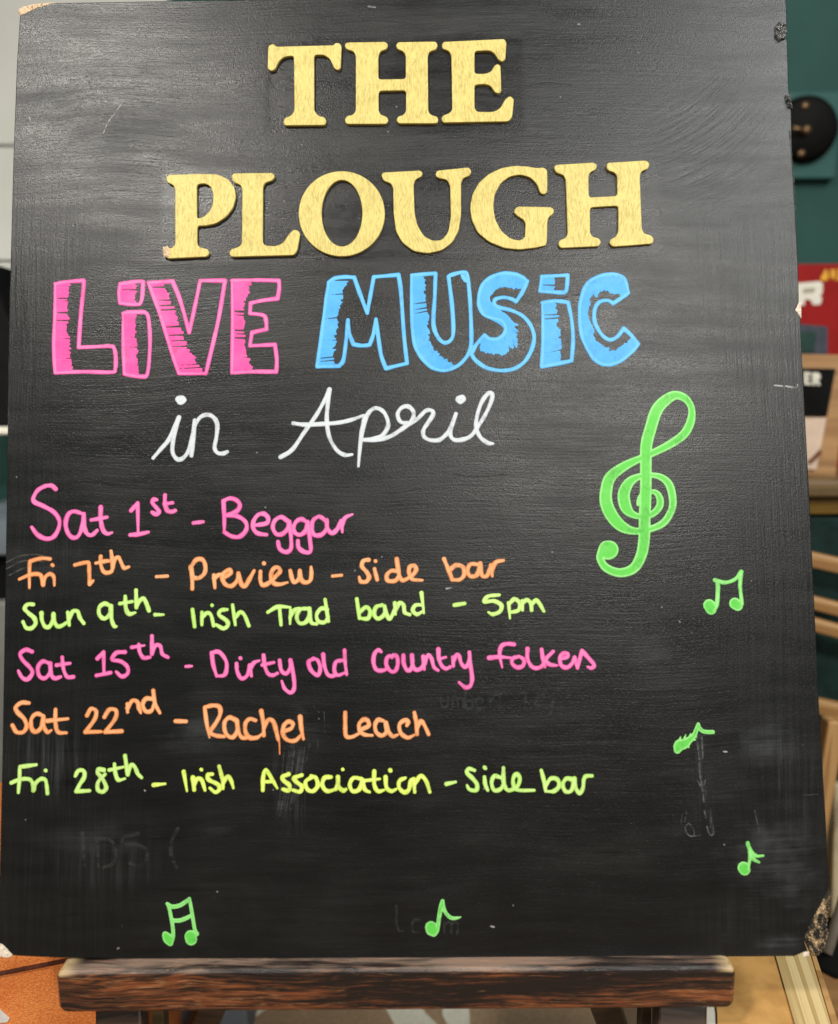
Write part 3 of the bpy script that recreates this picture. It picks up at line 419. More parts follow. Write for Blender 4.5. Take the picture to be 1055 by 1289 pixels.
 ('G', [[(49.05, 550.35), (48.94, 551.92), (49.0, 553.53), (49.24, 555.08), (50.35, 560.41), (50.74, 561.94), (51.3, 563.45), (52.0, 564.86), (54.67, 569.68), (55.51, 571.01), (56.51, 572.26), (57.63, 573.37), (61.94, 577.17), (63.17, 578.16), (64.53, 579.04), (65.92, 579.77), (71.4, 582.3), (72.86, 582.9), (74.41, 583.36), (75.95, 583.68), (81.01, 584.46), (82.58, 584.65), (84.2, 584.73), (85.78, 584.7), (90.75, 584.45), (92.32, 584.32), (93.94, 584.11), (95.49, 583.81), (97.78, 583.31), (99.22, 583.08), (100.72, 582.99), (102.18, 583.07), (103.76, 583.24), (104.71, 583.23), (105.63, 582.99), (106.46, 582.53), (106.92, 582.2), (107.59, 581.57), (108.01, 580.77), (108.15, 579.85), (108.18, 577.68), (108.19, 576.1), (108.18, 574.47), (108.16, 572.88), (108.02, 565.62), (107.89, 564.73), (107.54, 563.9), (106.99, 563.2), (106.61, 562.81), (105.91, 562.33), (105.14, 562.19), (104.32, 562.41), (103.81, 562.65), (103.05, 563.13), (102.46, 563.8), (102.09, 564.62), (101.02, 568.03), (100.44, 569.48), (99.63, 570.84), (98.63, 572.04), (96.62, 574.1), (95.44, 575.12), (94.09, 575.91), (92.63, 576.45), (89.49, 577.29), (87.95, 577.59), (86.36, 577.64), (84.81, 577.46), (81.69, 576.84), (80.18, 576.43), (78.73, 575.79), (77.41, 574.94), (74.34, 572.65), (73.16, 571.62), (72.12, 570.41), (71.28, 569.09), (68.93, 564.71), (68.27, 563.28), (67.78, 561.76), (67.48, 560.21), (66.79, 554.94), (66.65, 553.37), (66.66, 551.75), (66.81, 550.18), (67.55, 544.89), (67.85, 543.35), (68.33, 541.81), (68.96, 540.37), (71.34, 535.62), (72.13, 534.26), (73.11, 533.0), (74.23, 531.91), (77.67, 528.97), (78.93, 528.05), (80.35, 527.35), (81.84, 526.9), (84.39, 526.35), (85.6, 526.23), (86.8, 526.43), (87.92, 526.93), (88.55, 527.31), (89.47, 528.07), (90.07, 529.05), (90.33, 530.22), (90.87, 537.87), (90.86, 538.79), (90.68, 539.7), (90.34, 540.55), (90.1, 541.04), (89.62, 541.82), (89.0, 542.51), (88.27, 543.06), (85.99, 544.51), (85.15, 545.1), (84.34, 545.8), (83.62, 546.54), (83.11, 547.13), (82.64, 547.86), (82.47, 548.67), (82.61, 549.53), (82.83, 550.23), (83.15, 550.93), (83.65, 551.52), (84.28, 551.97), (84.69, 552.19), (85.41, 552.5), (86.19, 552.68), (86.98, 552.72), (109.58, 551.96), (110.49, 551.8), (111.29, 551.38), (111.93, 550.72), (112.29, 550.23), (112.69, 549.46), (112.74, 548.64), (112.46, 547.82), (112.2, 547.35), (111.7, 546.57), (111.07, 545.86), (110.35, 545.28), (109.69, 544.83), (108.92, 544.16), (108.35, 543.31), (108.01, 542.35), (107.87, 541.72), (107.67, 540.66), (107.52, 539.56), (107.44, 538.49), (106.89, 526.52), (106.82, 525.62), (106.68, 524.69), (106.48, 523.81), (106.34, 523.3), (106.0, 522.53), (105.42, 521.98), (104.64, 521.68), (100.16, 520.74), (98.6, 520.44), (96.99, 520.18), (95.42, 519.99), (88.53, 519.23), (86.96, 519.12), (85.34, 519.12), (83.76, 519.24), (76.91, 520.01), (75.36, 520.26), (73.8, 520.67), (72.32, 521.21), (65.17, 524.24), (63.75, 524.93), (62.39, 525.78), (61.14, 526.75), (56.14, 531.08), (55.04, 532.18), (54.09, 533.47), (53.37, 534.85), (50.94, 540.49), (50.38, 541.97), (49.96, 543.53), (49.69, 545.08)]]),
 ('H', [[(113.82, 582.29), (113.69, 582.94), (113.79, 583.58), (114.12, 584.15), (114.38, 584.47), (114.87, 584.94), (115.46, 585.25), (116.13, 585.37), (142.54, 586.76), (143.46, 586.69), (144.31, 586.37), (145.05, 585.81), (145.47, 585.39), (145.98, 584.69), (146.18, 583.89), (146.04, 583.03), (145.88, 582.52), (145.49, 581.71), (144.89, 581.06), (144.12, 580.6), (142.75, 580.01), (141.87, 579.51), (141.14, 578.81), (140.6, 577.95), (140.34, 577.41), (139.96, 576.44), (139.71, 575.41), (139.63, 574.38), (139.48, 561.66), (139.73, 560.35), (140.53, 559.57), (141.85, 559.37), (158.89, 560.14), (160.22, 560.46), (161.06, 561.31), (161.35, 562.64), (161.65, 574.25), (161.59, 575.21), (161.34, 576.16), (160.91, 577.03), (160.61, 577.52), (160.02, 578.27), (159.27, 578.87), (158.4, 579.27), (156.25, 579.98), (155.39, 580.4), (154.71, 581.06), (154.25, 581.91), (153.93, 582.77), (153.75, 583.52), (153.79, 584.28), (154.03, 585.01), (154.23, 585.43), (154.64, 586.04), (155.23, 586.43), (155.96, 586.59), (182.57, 587.97), (183.53, 587.9), (184.43, 587.58), (185.21, 587.02), (185.64, 586.62), (186.2, 585.9), (186.43, 585.05), (186.31, 584.14), (186.01, 583.14), (185.51, 582.1), (184.73, 581.3), (183.69, 580.8), (182.13, 580.3), (181.18, 579.86), (180.4, 579.17), (179.84, 578.28), (179.57, 577.7), (179.19, 576.68), (178.96, 575.59), (178.89, 574.51), (179.23, 535.71), (179.33, 534.61), (179.6, 533.51), (180.02, 532.49), (180.32, 531.91), (180.92, 531.03), (181.75, 530.38), (182.74, 530.0), (184.74, 529.52), (185.69, 529.17), (186.51, 528.58), (187.15, 527.8), (187.52, 527.21), (187.91, 526.35), (188.01, 525.44), (187.8, 524.52), (187.6, 523.98), (187.14, 523.18), (186.45, 522.67), (185.56, 522.45), (158.52, 520.57), (157.54, 520.63), (156.63, 520.97), (155.85, 521.56), (155.3, 522.11), (154.8, 522.79), (154.58, 523.57), (154.67, 524.42), (154.81, 524.93), (155.15, 525.73), (155.69, 526.38), (156.42, 526.86), (157.6, 527.41), (158.63, 528.04), (159.5, 528.88), (160.15, 529.89), (160.48, 530.52), (160.96, 531.64), (161.27, 532.85), (161.39, 534.07), (161.81, 550.21), (161.58, 551.51), (160.79, 552.29), (159.48, 552.47), (142.64, 551.55), (141.31, 551.22), (140.48, 550.35), (140.18, 549.02), (139.81, 533.16), (139.88, 532.16), (140.13, 531.17), (140.56, 530.25), (140.86, 529.74), (141.45, 528.95), (142.23, 528.36), (143.15, 528.0), (145.13, 527.49), (145.94, 527.17), (146.63, 526.65), (147.17, 525.97), (147.43, 525.52), (147.75, 524.74), (147.77, 523.92), (147.48, 523.13), (147.08, 522.38), (146.48, 521.6), (145.67, 521.09), (144.7, 520.91), (118.57, 519.91), (117.74, 520.01), (117.03, 520.39), (116.49, 521.04), (116.22, 521.49), (115.87, 522.28), (115.77, 523.13), (115.92, 523.98), (116.11, 524.63), (116.51, 525.46), (117.14, 526.09), (117.97, 526.49), (119.21, 526.88), (120.2, 527.33), (121.05, 528.02), (121.7, 528.9), (122.02, 529.47), (122.48, 530.49), (122.76, 531.58), (122.84, 532.7), (122.26, 572.67), (122.17, 573.61), (121.92, 574.55), (121.53, 575.41), (121.26, 575.9), (120.72, 576.66), (120.01, 577.26), (119.17, 577.68), (116.63, 578.62), (115.62, 579.15), (114.83, 579.95), (114.31, 580.96)]]),
]:
    me = outline_mesh('gold_letter', polys, -.2, 2.6, .45)
    o = link('gold_letter', me, GOLD, board); o['label'] = 'raised gold slab serif letter ' + ch
for name, label, col, rim, strokes in [
 ('bubble_letter', 'hollow pink bubble letter L shaded down its left side', 'hotpink', 0, [('p', '-267.85,496.55,3.07 -260.46,497.88,3.07 -247.58,498.95,3.07* -246.16,496.34,3.06 -247.82,473.46,3.05 -249,447.15,3.04* -234.06,447.6,3.04 -224.74,447.91,3.04 -221.99,445.91,3.04 -220.7,439.59,3.03 -220.92,430.14,3.03 -223.97,427.81,3.03 -245.3,428.4,3.03 -266.22,427.81,3.03* -267.67,447.91,3.04 -267.5,473.65,3.05 -267.85,496.55,3.07*'), ('h', '-267.83,495.55,2.57 -267.7,473.65,2.56 -267.47,447.91,2.55 -266.24,428.6,2.54|-257.28,495.45,2.57 -259,485.5,2.57 -257.95,473.56,2.56 -258.61,459.69,2.56 -256.8,439.92,2.55 -254.04,429.07,2.54')]),
 ('bubble_letter', 'hollow pink bubble letter i with a square dot', 'hotpink', 0, [('p', '-218.23,496.07,3.06 -202.83,497.92,3.06 -201.03,494.91,3.06 -202.18,481.97,3.06 -206.44,480.02,3.06 -218.15,481.13,3.06* -219.08,489.1,3.06 -218.23,496.07,3.06*'), ('p', '-215.87,473.16,3.05 -211.21,473.91,3.05 -199.52,474,3.05* -196.54,470,3.05 -194.89,451.18,3.04 -196.27,427.56,3.03 -200.67,424.26,3.03 -213.88,426.34,3.03* -215.06,449.39,3.04 -215.87,473.16,3.05*'), ('h', '-218.22,495.87,2.57 -218.36,481.53,2.57|-207.68,495.77,2.57 -208.22,481.43,2.57'), ('h', '-215.47,472.76,2.56 -214.67,449.39,2.55 -213.69,426.74,2.54|-206.9,472.68,2.56 -206.58,453.26,2.55 -204.83,441.41,2.55 -204.2,426.65,2.54')]),
 ('bubble_letter', 'hollow pink bubble letter V shaded on its left arm', 'hotpink', 0, [('p', '-196.76,496.86,3.06 -178.42,497.68,3.06* -172.37,482.68,3.06 -165.26,457.82,3.04* -160.66,480.58,3.05 -157.34,498.08,3.06* -138.41,497.9,3.06* -143.01,468.5,3.05 -147.66,446.79,3.04 -152.3,426.17,3.02* -172.63,426.36,3.03* -179.69,447.09,3.04 -187.82,472.89,3.05 -196.76,496.86,3.06*'), ('h', '-195.97,495.86,2.57 -187.82,472.89,2.56 -179.69,447.09,2.55 -172.44,426.94,2.54|-186.2,495.76,2.57 -178.17,478.76,2.57 -170.12,457.86,2.56 -165.07,442.02,2.55 -157.16,428.18,2.54')]),
 ('bubble_letter', 'hollow pink bubble letter E shaded on its stem', 'hotpink', 0, [('p', '-133.14,497.85,3.06 -115.97,498.08,3.06 -97.43,497.5,3.06* -97.02,491.91,3.06 -98.35,483.56,3.05* -110.02,482.08,3.05 -118.78,480.18,3.05* -119.31,472.24,3.05* -108.99,470.55,3.05 -107.02,466.17,3.05 -106.6,459.83,3.04* -117.66,457.37,3.04* -119.15,447.11,3.04* -100.14,447.92,3.04* -98.73,436.48,3.03 -99.08,427.05,3.02* -117.47,427.22,3.02 -132.56,426.57,3.02* -132.27,462.45,3.04 -133.14,497.85,3.06*'), ('h', '-132.74,497.04,2.57 -132.07,462.45,2.56 -132.18,427.36,2.54|-119.47,496.12,2.57 -121.75,488.17,2.57 -124.76,472.29,2.56 -123.84,452.49,2.55 -121.42,438.66,2.55 -117.86,427.81,2.54')]),
 ('bubble_letter', 'hollow blue bubble letter M shaded on its left leg', 'blue', 0, [('p', '-59.22,496,3.06* -55.09,498.78,3.06 -46.82,499.83,3.06 -39.94,499.34,3.06* -35.85,487.34,3.05 -30.14,471.58,3.05* -27.61,485.86,3.05 -25.07,499.62,3.06* -6.21,501.13,3.06* -4.5,488.44,3.05 -2.41,454.83,3.04 -0.24,432.56,3.02* -8.72,430.55,3.02 -16.24,428.82,3.02* -19.6,438.29,3.03 -21.59,450.83,3.04 -23.57,466.9,3.04* -25.68,455.05,3.04 -28.45,446.99,3.03* -34.61,446.49,3.03 -40.77,447.53,3.03* -43.89,456.61,3.04 -44.83,466.4,3.04* -46.23,451.06,3.04 -48.31,435.78,3.03 -51.73,430.95,3.03* -68.13,430.69,3.03* -64.72,455.42,3.04 -61.28,483.37,3.05 -59.22,496,3.06*'), ('h', '-59.77,495.73,2.2 -61.28,483.37,2.2 -64.72,455.42,2.19 -67.72,431.52,2.18|-46.14,496.16,2.2 -50.29,486.78,2.2 -51.67,476.97,2.2 -53.33,467.88,2.19 -54.31,449.74,2.19 -56.51,441.41,2.18 -53.1,433.05,2.18')]),
 ('bubble_letter', 'hollow blue bubble letter U shaded round its left side', 'blue', 0, [('p', '3.84,500.75,3.06* 22.02,501.98,3.06* 21.14,482.58,3.05 19.99,462.99,3.04 22.9,453.19,3.04 27.64,448.28,3.03 32.44,449.62,3.03 34.97,455.87,3.04 34.38,475.44,3.05 31.89,499.35,3.06* 34.39,500.73,3.06 43.35,502.76,3.06 46.07,499.91,3.06 47.91,482.32,3.05 48.64,454.35,3.04 47.38,441.83,3.03 40.44,432.18,3.02 32.2,427.82,3.02 25.37,427.05,3.02 17.21,430.31,3.02 9.1,439.41,3.03 5.09,450.58,3.03 3.64,475.74,3.05 3.84,500.75,3.06*'), ('p', '42.63,499.95,3.06 44.65,496.41,3.06 47.38,494.97,3.06'), ('h', '4.37,498.91,2.57 4.19,475.73,2.56 5.77,450.57,2.55 10.45,438.01,2.54 17.9,430.31,2.54 26.05,427.46,2.54|12.62,498.41,2.57 13.34,485.46,2.56 14.83,468.63,2.56 16.72,450.47,2.55 22.09,440.68,2.54 33.6,430.85,2.54')]),
 ('bubble_letter', 'hollow blue bubble letter S shaded along its spine', 'blue', 0, [('p', '91.81,495.25,3.06* 87.53,486.15,3.05 82.88,479.46,3.05* 79.89,481.31,3.05 73.74,482.78,3.05 67.54,481.43,3.05 66.39,477.94,3.05 69.51,475.11,3.05 78.38,472.92,3.04 87.22,468.64,3.04 93.26,461.6,3.04 96.1,452.5,3.03 94.28,442.78,3.03 88.64,433.12,3.02 80.37,427.65,3.02 70.8,426.35,3.02 59.92,428.53,3.02 51.81,434.15,3.02 48.46,439.04,3.03* 51.97,445.96,3.03 58.65,453.97,3.04* 62.29,450.73,3.03 68.45,450.68,3.03 73.29,454.11,3.03 74.73,458.98,3.04 72.08,464.59,3.04 64.59,467.04,3.04 58.46,469.61,3.04 55.12,475.94,3.05 54.95,483.66,3.05 57.4,492.06,3.06 63.68,498.34,3.06 73.35,501.48,3.06 82.96,500.54,3.06 88.42,498.1,3.06 91.81,495.25,3.06*'), ('h', '91.12,495.25,2.57 88.42,498.1,2.57 81.59,500.56,2.57 73.35,501.48,2.57 63.68,498.34,2.57 57.4,492.06,2.57 54.95,483.66,2.56 55.12,475.94,2.56 58.46,469.61,2.56 64.59,467.04,2.56 72.08,464.59,2.55 74.73,458.98,2.55 73.29,454.11,2.55 68.45,450.68,2.55 62.29,450.73,2.55 58.65,453.97,2.55|86.23,490.38,2.57 81.42,490.43,2.57 75.94,491.6,2.57 73.19,491.35,2.57 67.66,489.15,2.57 62.78,484.28,2.56 61.76,480.09,2.56 63.34,475.17,2.56 65.35,472.35,2.56 71.49,470.19,2.56 78.28,466.63,2.55 84.3,458.19,2.55 84.86,451.22,2.55 79.94,442.92,2.54 68.96,439.54,2.54 54.92,442.04,2.54')]),
 ('bubble_letter', 'hollow blue bubble letter i with a square dot', 'blue', 0, [('p', '102.87,498.66,3.06* 122.54,499.6,3.06* 121.99,492.85,3.05 120.9,487.24,3.05 117.04,486.15,3.05 101.28,487.42,3.05* 102.87,498.66,3.06*'), ('p', '102.89,478.29,3.05* 112.79,479.6,3.05 122.36,478.52,3.05* 124.81,464.79,3.04 125.56,449.44,3.03 124.12,433.48,3.02* 120.01,432.55,3.02 101.53,429.11,3.02* 102.96,453.83,3.03 102.89,478.29,3.05*'), ('h', '102.86,498.1,2.57 101.69,487.7,2.56|112.06,498.01,2.57 112.68,487.6,2.56'), ('h', '103.28,477.59,2.56 102.96,453.83,2.55 101.95,429.94,2.54|112.46,477.22,2.56 113.94,469.08,2.56 113.39,462.1,2.55 114.91,449.54,2.55 115.53,433.56,2.54')]),
 ('bubble_letter', 'hollow blue bubble letter C shaded along its outer curve', 'blue', 0, [('p', '168.47,485.37,3.05* 163.58,481.91,3.05 156.61,477.36,3.05* 152.55,479.64,3.05 146.36,478.57,3.05 142.82,473.71,3.04 141.95,466.02,3.04 143.83,459.02,3.04 148.45,452.01,3.03 153.84,449.18,3.03 159.38,451.91,3.03 164.04,457.72,3.04* 169.64,452.51,3.03 174.65,445.92,3.03* 170.68,440.68,3.03 162.32,433.82,3.02 154.05,430.43,3.02 146.56,430.91,3.02 140.53,435.41,3.02 135.29,444.48,3.03 132.08,453.56,3.03 131.03,467.52,3.04 131.97,478.71,3.05 136.37,491.3,3.05 143.38,497.14,3.06 153.06,499.86,3.06 161.29,499.22,3.06 165.99,495.23,3.05 168.47,485.37,3.05*'), ('h', '168.08,486.08,2.56 165.99,495.23,2.57 161.29,499.22,2.57 153.06,499.86,2.57 143.38,497.14,2.57 136.37,491.3,2.56 131.97,478.71,2.56 131.03,467.52,2.55 132.08,453.56,2.55 135.29,444.48,2.54 140.53,435.41,2.54 146.56,430.91,2.54 154.05,430.43,2.54 162.32,433.82,2.54 170.68,440.68,2.54 174.1,445.93,2.54|163.63,483.74,2.56 158.89,486.17,2.56 155.49,487.18,2.56 150.7,487.65,2.56 145.14,484.9,2.56 139.16,481.45,2.56 138.07,475.85,2.56 136.54,468.87,2.55 139.7,457.67,2.55 142.23,449.29,2.55 145.54,445.08,2.54 151.6,441.55,2.54 157.04,440.8,2.54 161.19,442.85,2.54 166.76,446.97,2.54 170.25,449.72,2.55')]),
 ('handwriting', 'white joined handwriting reading in', 'white', 0, [('p', '-191.22,362.13,3.11 -185.89,368.5,3.11 -179.88,375.7,3.12 -175.26,385.94,3.12 -172.21,392.79,3.13* -174.54,383.19,3.12 -176.7,372.25,3.12 -176.34,365.41,3.11 -172.89,361.01,3.11 -168.84,361.93,3.11 -164.83,367.36,3.11 -161.84,378.96,3.12 -160.35,390.62,3.13* -161.27,376.22,3.12 -162.48,363.65,3.11* -161.8,374.85,3.12 -160.29,385.81,3.12 -156.29,392.64,3.13 -150.86,394.66,3.13 -146.08,392.55,3.13 -143.3,387.03,3.12 -143.89,377.43,3.12 -145.18,369.92,3.11 -143.1,365.8,3.11 -139.03,365.08,3.11 -135.65,366.41,3.11'), ('p', '-173.49,407.26,3.14 -170.07,406.54,3.14 -168.02,405.83,3.14 -170.72,403.79,3.13 -172.78,405.19,3.13 -173.49,407.26,3.14 -169.4,407.64,3.14 -167.61,405.83,3.14')]),
 ('handwriting', 'white joined handwriting reading April', 'white', 0, [('p', '-95.61,361.96,3.11 -86.81,367.62,3.11 -78.56,379.59,3.12 -69.07,393.23,3.13 -62.95,404.18,3.13 -58.86,413.11,3.14* -60.22,401.4,3.13 -60.91,389.03,3.12 -58.88,376.67,3.12 -53.46,367.05,3.11 -47.36,363.17,3.11 -41.94,363.53,3.11'), ('p', '-86.19,387.61,3.12 -77.22,386.43,3.12 -62.27,386.98,3.12 -51.4,387.84,3.12 -41.88,389.96,3.12 -33.03,393.17,3.12'), ('p', '-32.08,392.89,3.12 -34.01,384.67,3.12 -35.4,375.09,3.11 -37.23,354.62,3.1'), ('p', '-35.41,373.72,3.11 -32.09,389.45,3.12 -28.26,396.29,3.13 -23.49,398.59,3.13 -18.07,395.51,3.13 -14.98,388.61,3.12 -15.42,383.13,3.12 -19.52,377.68,3.12 -26.99,375.01,3.11 -34.46,374.4,3.11* -22.93,374.29,3.11 -13.42,376.94,3.12 -6.6,380.99,3.12 0.22,385.73,3.12 7.04,389.79,3.12 13.21,395.91,3.13 17.29,396.57,3.13 19.31,393.8,3.12 15.17,386.97,3.12 11.72,381.51,3.12 12.09,376.72,3.11 16.4,373.94,3.11 23.18,373.88,3.11 27.96,377.26,3.11 32.09,382.7,3.12 36.29,393.64,3.12* 32.78,384.06,3.12 32.03,377.22,3.11 35.38,373.77,3.11 42.17,374.39,3.11 47.62,377.08,3.11 51.76,382.52,3.12 58.7,393.44,3.12 63.63,405.09,3.13 63.01,409.23,3.13 60.28,408.57,3.13 55.42,401.72,3.13 51.88,390.75,3.12 51.49,382.53,3.12 54.38,375.65,3.11 59.75,371.5,3.11 63.8,370.78,3.11'), ('p', '0.9,386.82,3.12 -5.2,387.84,3.12 -7.61,393.35,3.12 -5.13,398.15,3.13 -0.36,399.75,3.13 3.7,396.69,3.13 4.34,391.87,3.12 0.9,386.82,3.12'), ('p', '37.79,406.02,3.13 41.2,406.67,3.13 42.27,404.6,3.13 39.79,402.55,3.13 37.78,404.64,3.13 40.51,405.3,3.13')]),
 ('handwriting', 'pink handwriting reading Sat 1st', 'pink', 0, [('p', '-263.88,339.44,3.34 -267.04,341.96,3.34 -272,341.63,3.34 -277.51,338.32,3.34 -280.47,332.74,3.34 -279.15,329.62,3.33 -272.25,326.46,3.33 -264.71,322.05,3.33 -260.6,315.82,3.33 -261.3,309.02,3.32 -264.88,303.49,3.32 -270.42,302.3,3.32 -276.68,305.44,3.32 -281.15,311.04,3.32'), ('p', '-243,320.62,3.33 -249.85,322.54,3.33 -254.13,320.1,3.33 -255.82,312.68,3.32 -253.18,305.24,3.32 -248.8,302.73,3.32 -245.16,305.79,3.32 -242.86,313.81,3.32 -242.38,320.62,3.33* -241.94,311.33,3.32 -239.59,305.74,3.32 -235.87,304.85,3.32 -232.23,308.15,3.32'), ('p', '-229.85,325.47,3.33 -229.66,316.17,3.32 -227.91,308.73,3.32 -224.76,305.62,3.32 -221.07,306.45,3.32'), ('p', '-236.71,315.98,3.32 -225,317.99,3.33'), ('p', '-207.13,322.79,3.33 -202.27,328.33,3.33* -201.54,306.03,3.32'), ('p', '-207.44,304.6,3.32 -201.27,305.04,3.32 -193.88,306.59,3.32'), ('p', '-188.06,330.7,3.33 -190.54,330.72,3.33 -191.12,328.24,3.33 -187.97,324.49,3.33 -186.07,321.37,3.33 -188.52,319.78,3.33 -191.39,321.42,3.33'), ('p', '-181.91,334.12,3.33 -181.82,327.54,3.33 -179.89,322.56,3.33 -176.79,321.66,3.33 -174.08,322.51,3.33'), ('p', '-182.44,327.54,3.33 -176.26,328.36,3.33')]),
 ('handwriting', 'pink handwriting reading - Beggar', 'pink', 0, [('p', '-160.38,313.1,3.32 -153.16,313.94,3.32'), ('p', '-138.17,329.36,3.33 -137.42,317.04,3.32 -137.33,306.7,3.32'), ('p', '-138.17,329.36,3.33 -133.66,331.27,3.33 -128.47,329.92,3.33 -125.85,326.01,3.33 -128.4,321.49,3.33 -136.14,318.58,3.32* -127.08,317.6,3.32 -121.23,313.02,3.32 -121.19,307.2,3.32 -125.68,302.72,3.31 -131.49,302.77,3.31 -137.32,306.05,3.32'), ('p', '-114.12,311.02,3.32 -106.37,312.24,3.32 -104.45,315.46,3.32 -107.06,319.11,3.32 -111.58,319.15,3.32 -115.17,314.91,3.32 -116.05,309.74,3.32 -112.79,305.19,3.32 -105.69,303.84,3.31'), ('p', '-90.24,314.04,3.32 -94.77,316.93,3.32 -99.28,314.77,3.32 -101.2,309.61,3.32 -98.59,304.43,3.31 -94.08,304.39,3.31 -90.22,308.23,3.32 -88.94,313.39,3.32* -87.62,302.4,3.31 -87.6,293.38,3.31 -91.45,290.84,3.31 -95.97,293.45,3.31 -97.28,298.61,3.31'), ('p', '-76.03,313.27,3.32 -79.91,315.25,3.32 -83.78,313.34,3.32 -85.7,308.84,3.32 -84.4,304.95,3.31 -80.53,303.63,3.31 -76.67,306.82,3.32 -75.13,313.27,3.32* -73.43,299.7,3.31 -73.04,291.33,3.31 -77.28,290.72,3.31 -81.8,293.97,3.31 -82.46,299.13,3.31'), ('p', '-61.83,313.8,3.32 -66.35,317.07,3.32 -70.87,314.52,3.32 -72.15,308.72,3.32 -70.21,303.54,3.31 -65.05,303.5,3.31 -61.18,307.98,3.32 -60.92,314.44,3.32* -60.54,308.62,3.32 -57.32,304.72,3.31 -53.44,307.27,3.31 -50.21,313.7,3.32* -49.32,305.3,3.31'), ('p', '-49.83,308.53,3.32 -47.62,315.62,3.32 -41.8,318.54,3.32')]),
 ('handwriting', 'orange handwriting reading Fri 7th', 'orange', 0, [('p', '-266.77,287.24,3.07 -273.06,287.74,3.07 -280.19,286.01,3.07 -281.93,283.79,3.07 -281.65,265.95,3.06'), ('p', '-289.25,272.43,3.07 -281.72,275.57,3.07 -276.36,276.15,3.07 -273.19,274.79,3.07 -271.5,268.09,3.06* -270.03,273.87,3.07 -266.5,276.07,3.07 -263.76,273.82,3.07 -263.16,267.58,3.06'), ('p', '-265.05,282.75,3.07 -264.59,282.3,3.07'), ('p', '-248.28,282.61,3.07 -240.69,284.34,3.07 -238,283.87,3.07 -237.41,277.16,3.07 -236.95,268.25,3.06* -234.32,270.9,3.06'), ('p', '-229.13,288.71,3.07 -229.02,283.34,3.07 -227.12,277.97,3.07 -223.96,276.6,3.07 -220.85,277.92,3.07 -219.16,283.26,3.07'), ('p', '-232.62,283.82,3.07 -226.37,285.11,3.07 -221.89,285.52,3.07'), ('p', '-221.58,292.67,3.07 -220.57,286.85,3.07 -220.01,280.59,3.07* -218.33,286.83,3.07 -215.65,287.7,3.07 -213.8,284.11,3.07 -211.48,280.07,3.07 -207.92,280.93,3.07')]),
 ('handwriting', 'orange handwriting reading - Preview', 'orange', 0, [('p', '-187.34,273.44,3.3 -179.29,273.78,3.3'), ('p', '-161.92,280.32,3.3 -160.9,274.29,3.3 -160.65,264.27,3.29'), ('p', '-161.92,280.32,3.3 -157.95,285.65,3.3 -153.24,285.61,3.3 -151.18,280.9,3.3 -151.79,275.55,3.3 -155.78,272.24,3.3 -159.14,272.27,3.3'), ('p', '-144.8,274.16,3.3 -143.9,264.8,3.29'), ('p', '-144.38,272.15,3.3 -141.04,274.39,3.3 -137.03,275.43,3.3'), ('p', '-136.33,272.75,3.3 -132.33,275.39,3.3 -133.02,278.07,3.3 -137.03,276.1,3.3 -138.34,272.1,3.3 -136.28,267.41,3.29 -131.58,266.03,3.29 -127.59,270,3.29 -126.56,275.34,3.3* -124.22,267.31,3.29 -121.53,265.95,3.29 -118.21,271.26,3.3 -114.89,277.25,3.3'), ('p', '-110.19,276.54,3.3 -110.16,269.86,3.29 -108.13,266.5,3.29 -103.44,268.47,3.29 -98.1,273.76,3.3 -95.43,277.08,3.3 -98.13,279.78,3.3 -101.47,277.14,3.3 -102.39,271.8,3.3 -100.09,267.77,3.29 -95.4,267.06,3.29 -90.04,268.35,3.29'), ('p', '-107.81,282.81,3.3 -107.41,282.41,3.3'), ('p', '-88.05,277.02,3.3 -86.7,271,3.29 -84.68,268.31,3.29 -81.33,271.62,3.29 -80.94,276.96,3.3* -79.99,270.94,3.29 -77.31,268.25,3.29 -73.29,269.55,3.29 -72.36,274.89,3.3 -72.63,279.57,3.3')]),
 ('handwriting', 'orange handwriting reading - Side bar', 'orange', 0, [('p', '-56.66,272.75,3.29 -49.95,273.36,3.29'), ('p', '-29.8,284.56,3.3 -33.56,283.93,3.3 -34.91,279.92,3.3 -31.58,275.88,3.3 -29.58,271.85,3.29 -31.6,268.53,3.29 -35.62,268.57,3.29 -36.95,271.92,3.29'), ('p', '-25.53,277.83,3.3 -23.56,269.8,3.29'), ('p', '-24.7,283.58,3.3 -24.3,283.18,3.3'), ('p', '-7.85,275.68,3.3 -12.8,276.39,3.3 -16.44,273.08,3.29 -15.53,269.07,3.29 -10.17,269.02,3.29 -7.06,273,3.29'), ('p', '-8.99,285.06,3.3 -7.84,277.02,3.3 -6.8,271.66,3.29 -4.14,269.24,3.29 2.59,272.92,3.29 5.3,276.91,3.3 3.98,279.86,3.3 0.62,278.95,3.3 0.19,274.28,3.29 2.56,269.98,3.29 9.92,269.12,3.29'), ('p', '26.16,284.76,3.3 29.42,276.7,3.29 32.02,269.34,3.29'), ('p', '30.76,276.69,3.29 34.82,280,3.3 40.17,278.62,3.3 40.76,272.6,3.29 37.38,269.29,3.29 32.02,269.34,3.29'), ('p', '51.19,280.53,3.3 45.56,280.58,3.3 43.49,275.92,3.29 45.44,271.89,3.29 50.14,272.52,3.29 52.22,277.85,3.3 52.94,281.19,3.3* 54.16,272.49,3.29 57.49,271.79,3.29 59.97,276.45,3.29 60.96,279.78,3.3* 61.78,271.76,3.29'), ('p', '61.56,275.1,3.29 64.34,281.76,3.3 70.4,283.31,3.3')]),
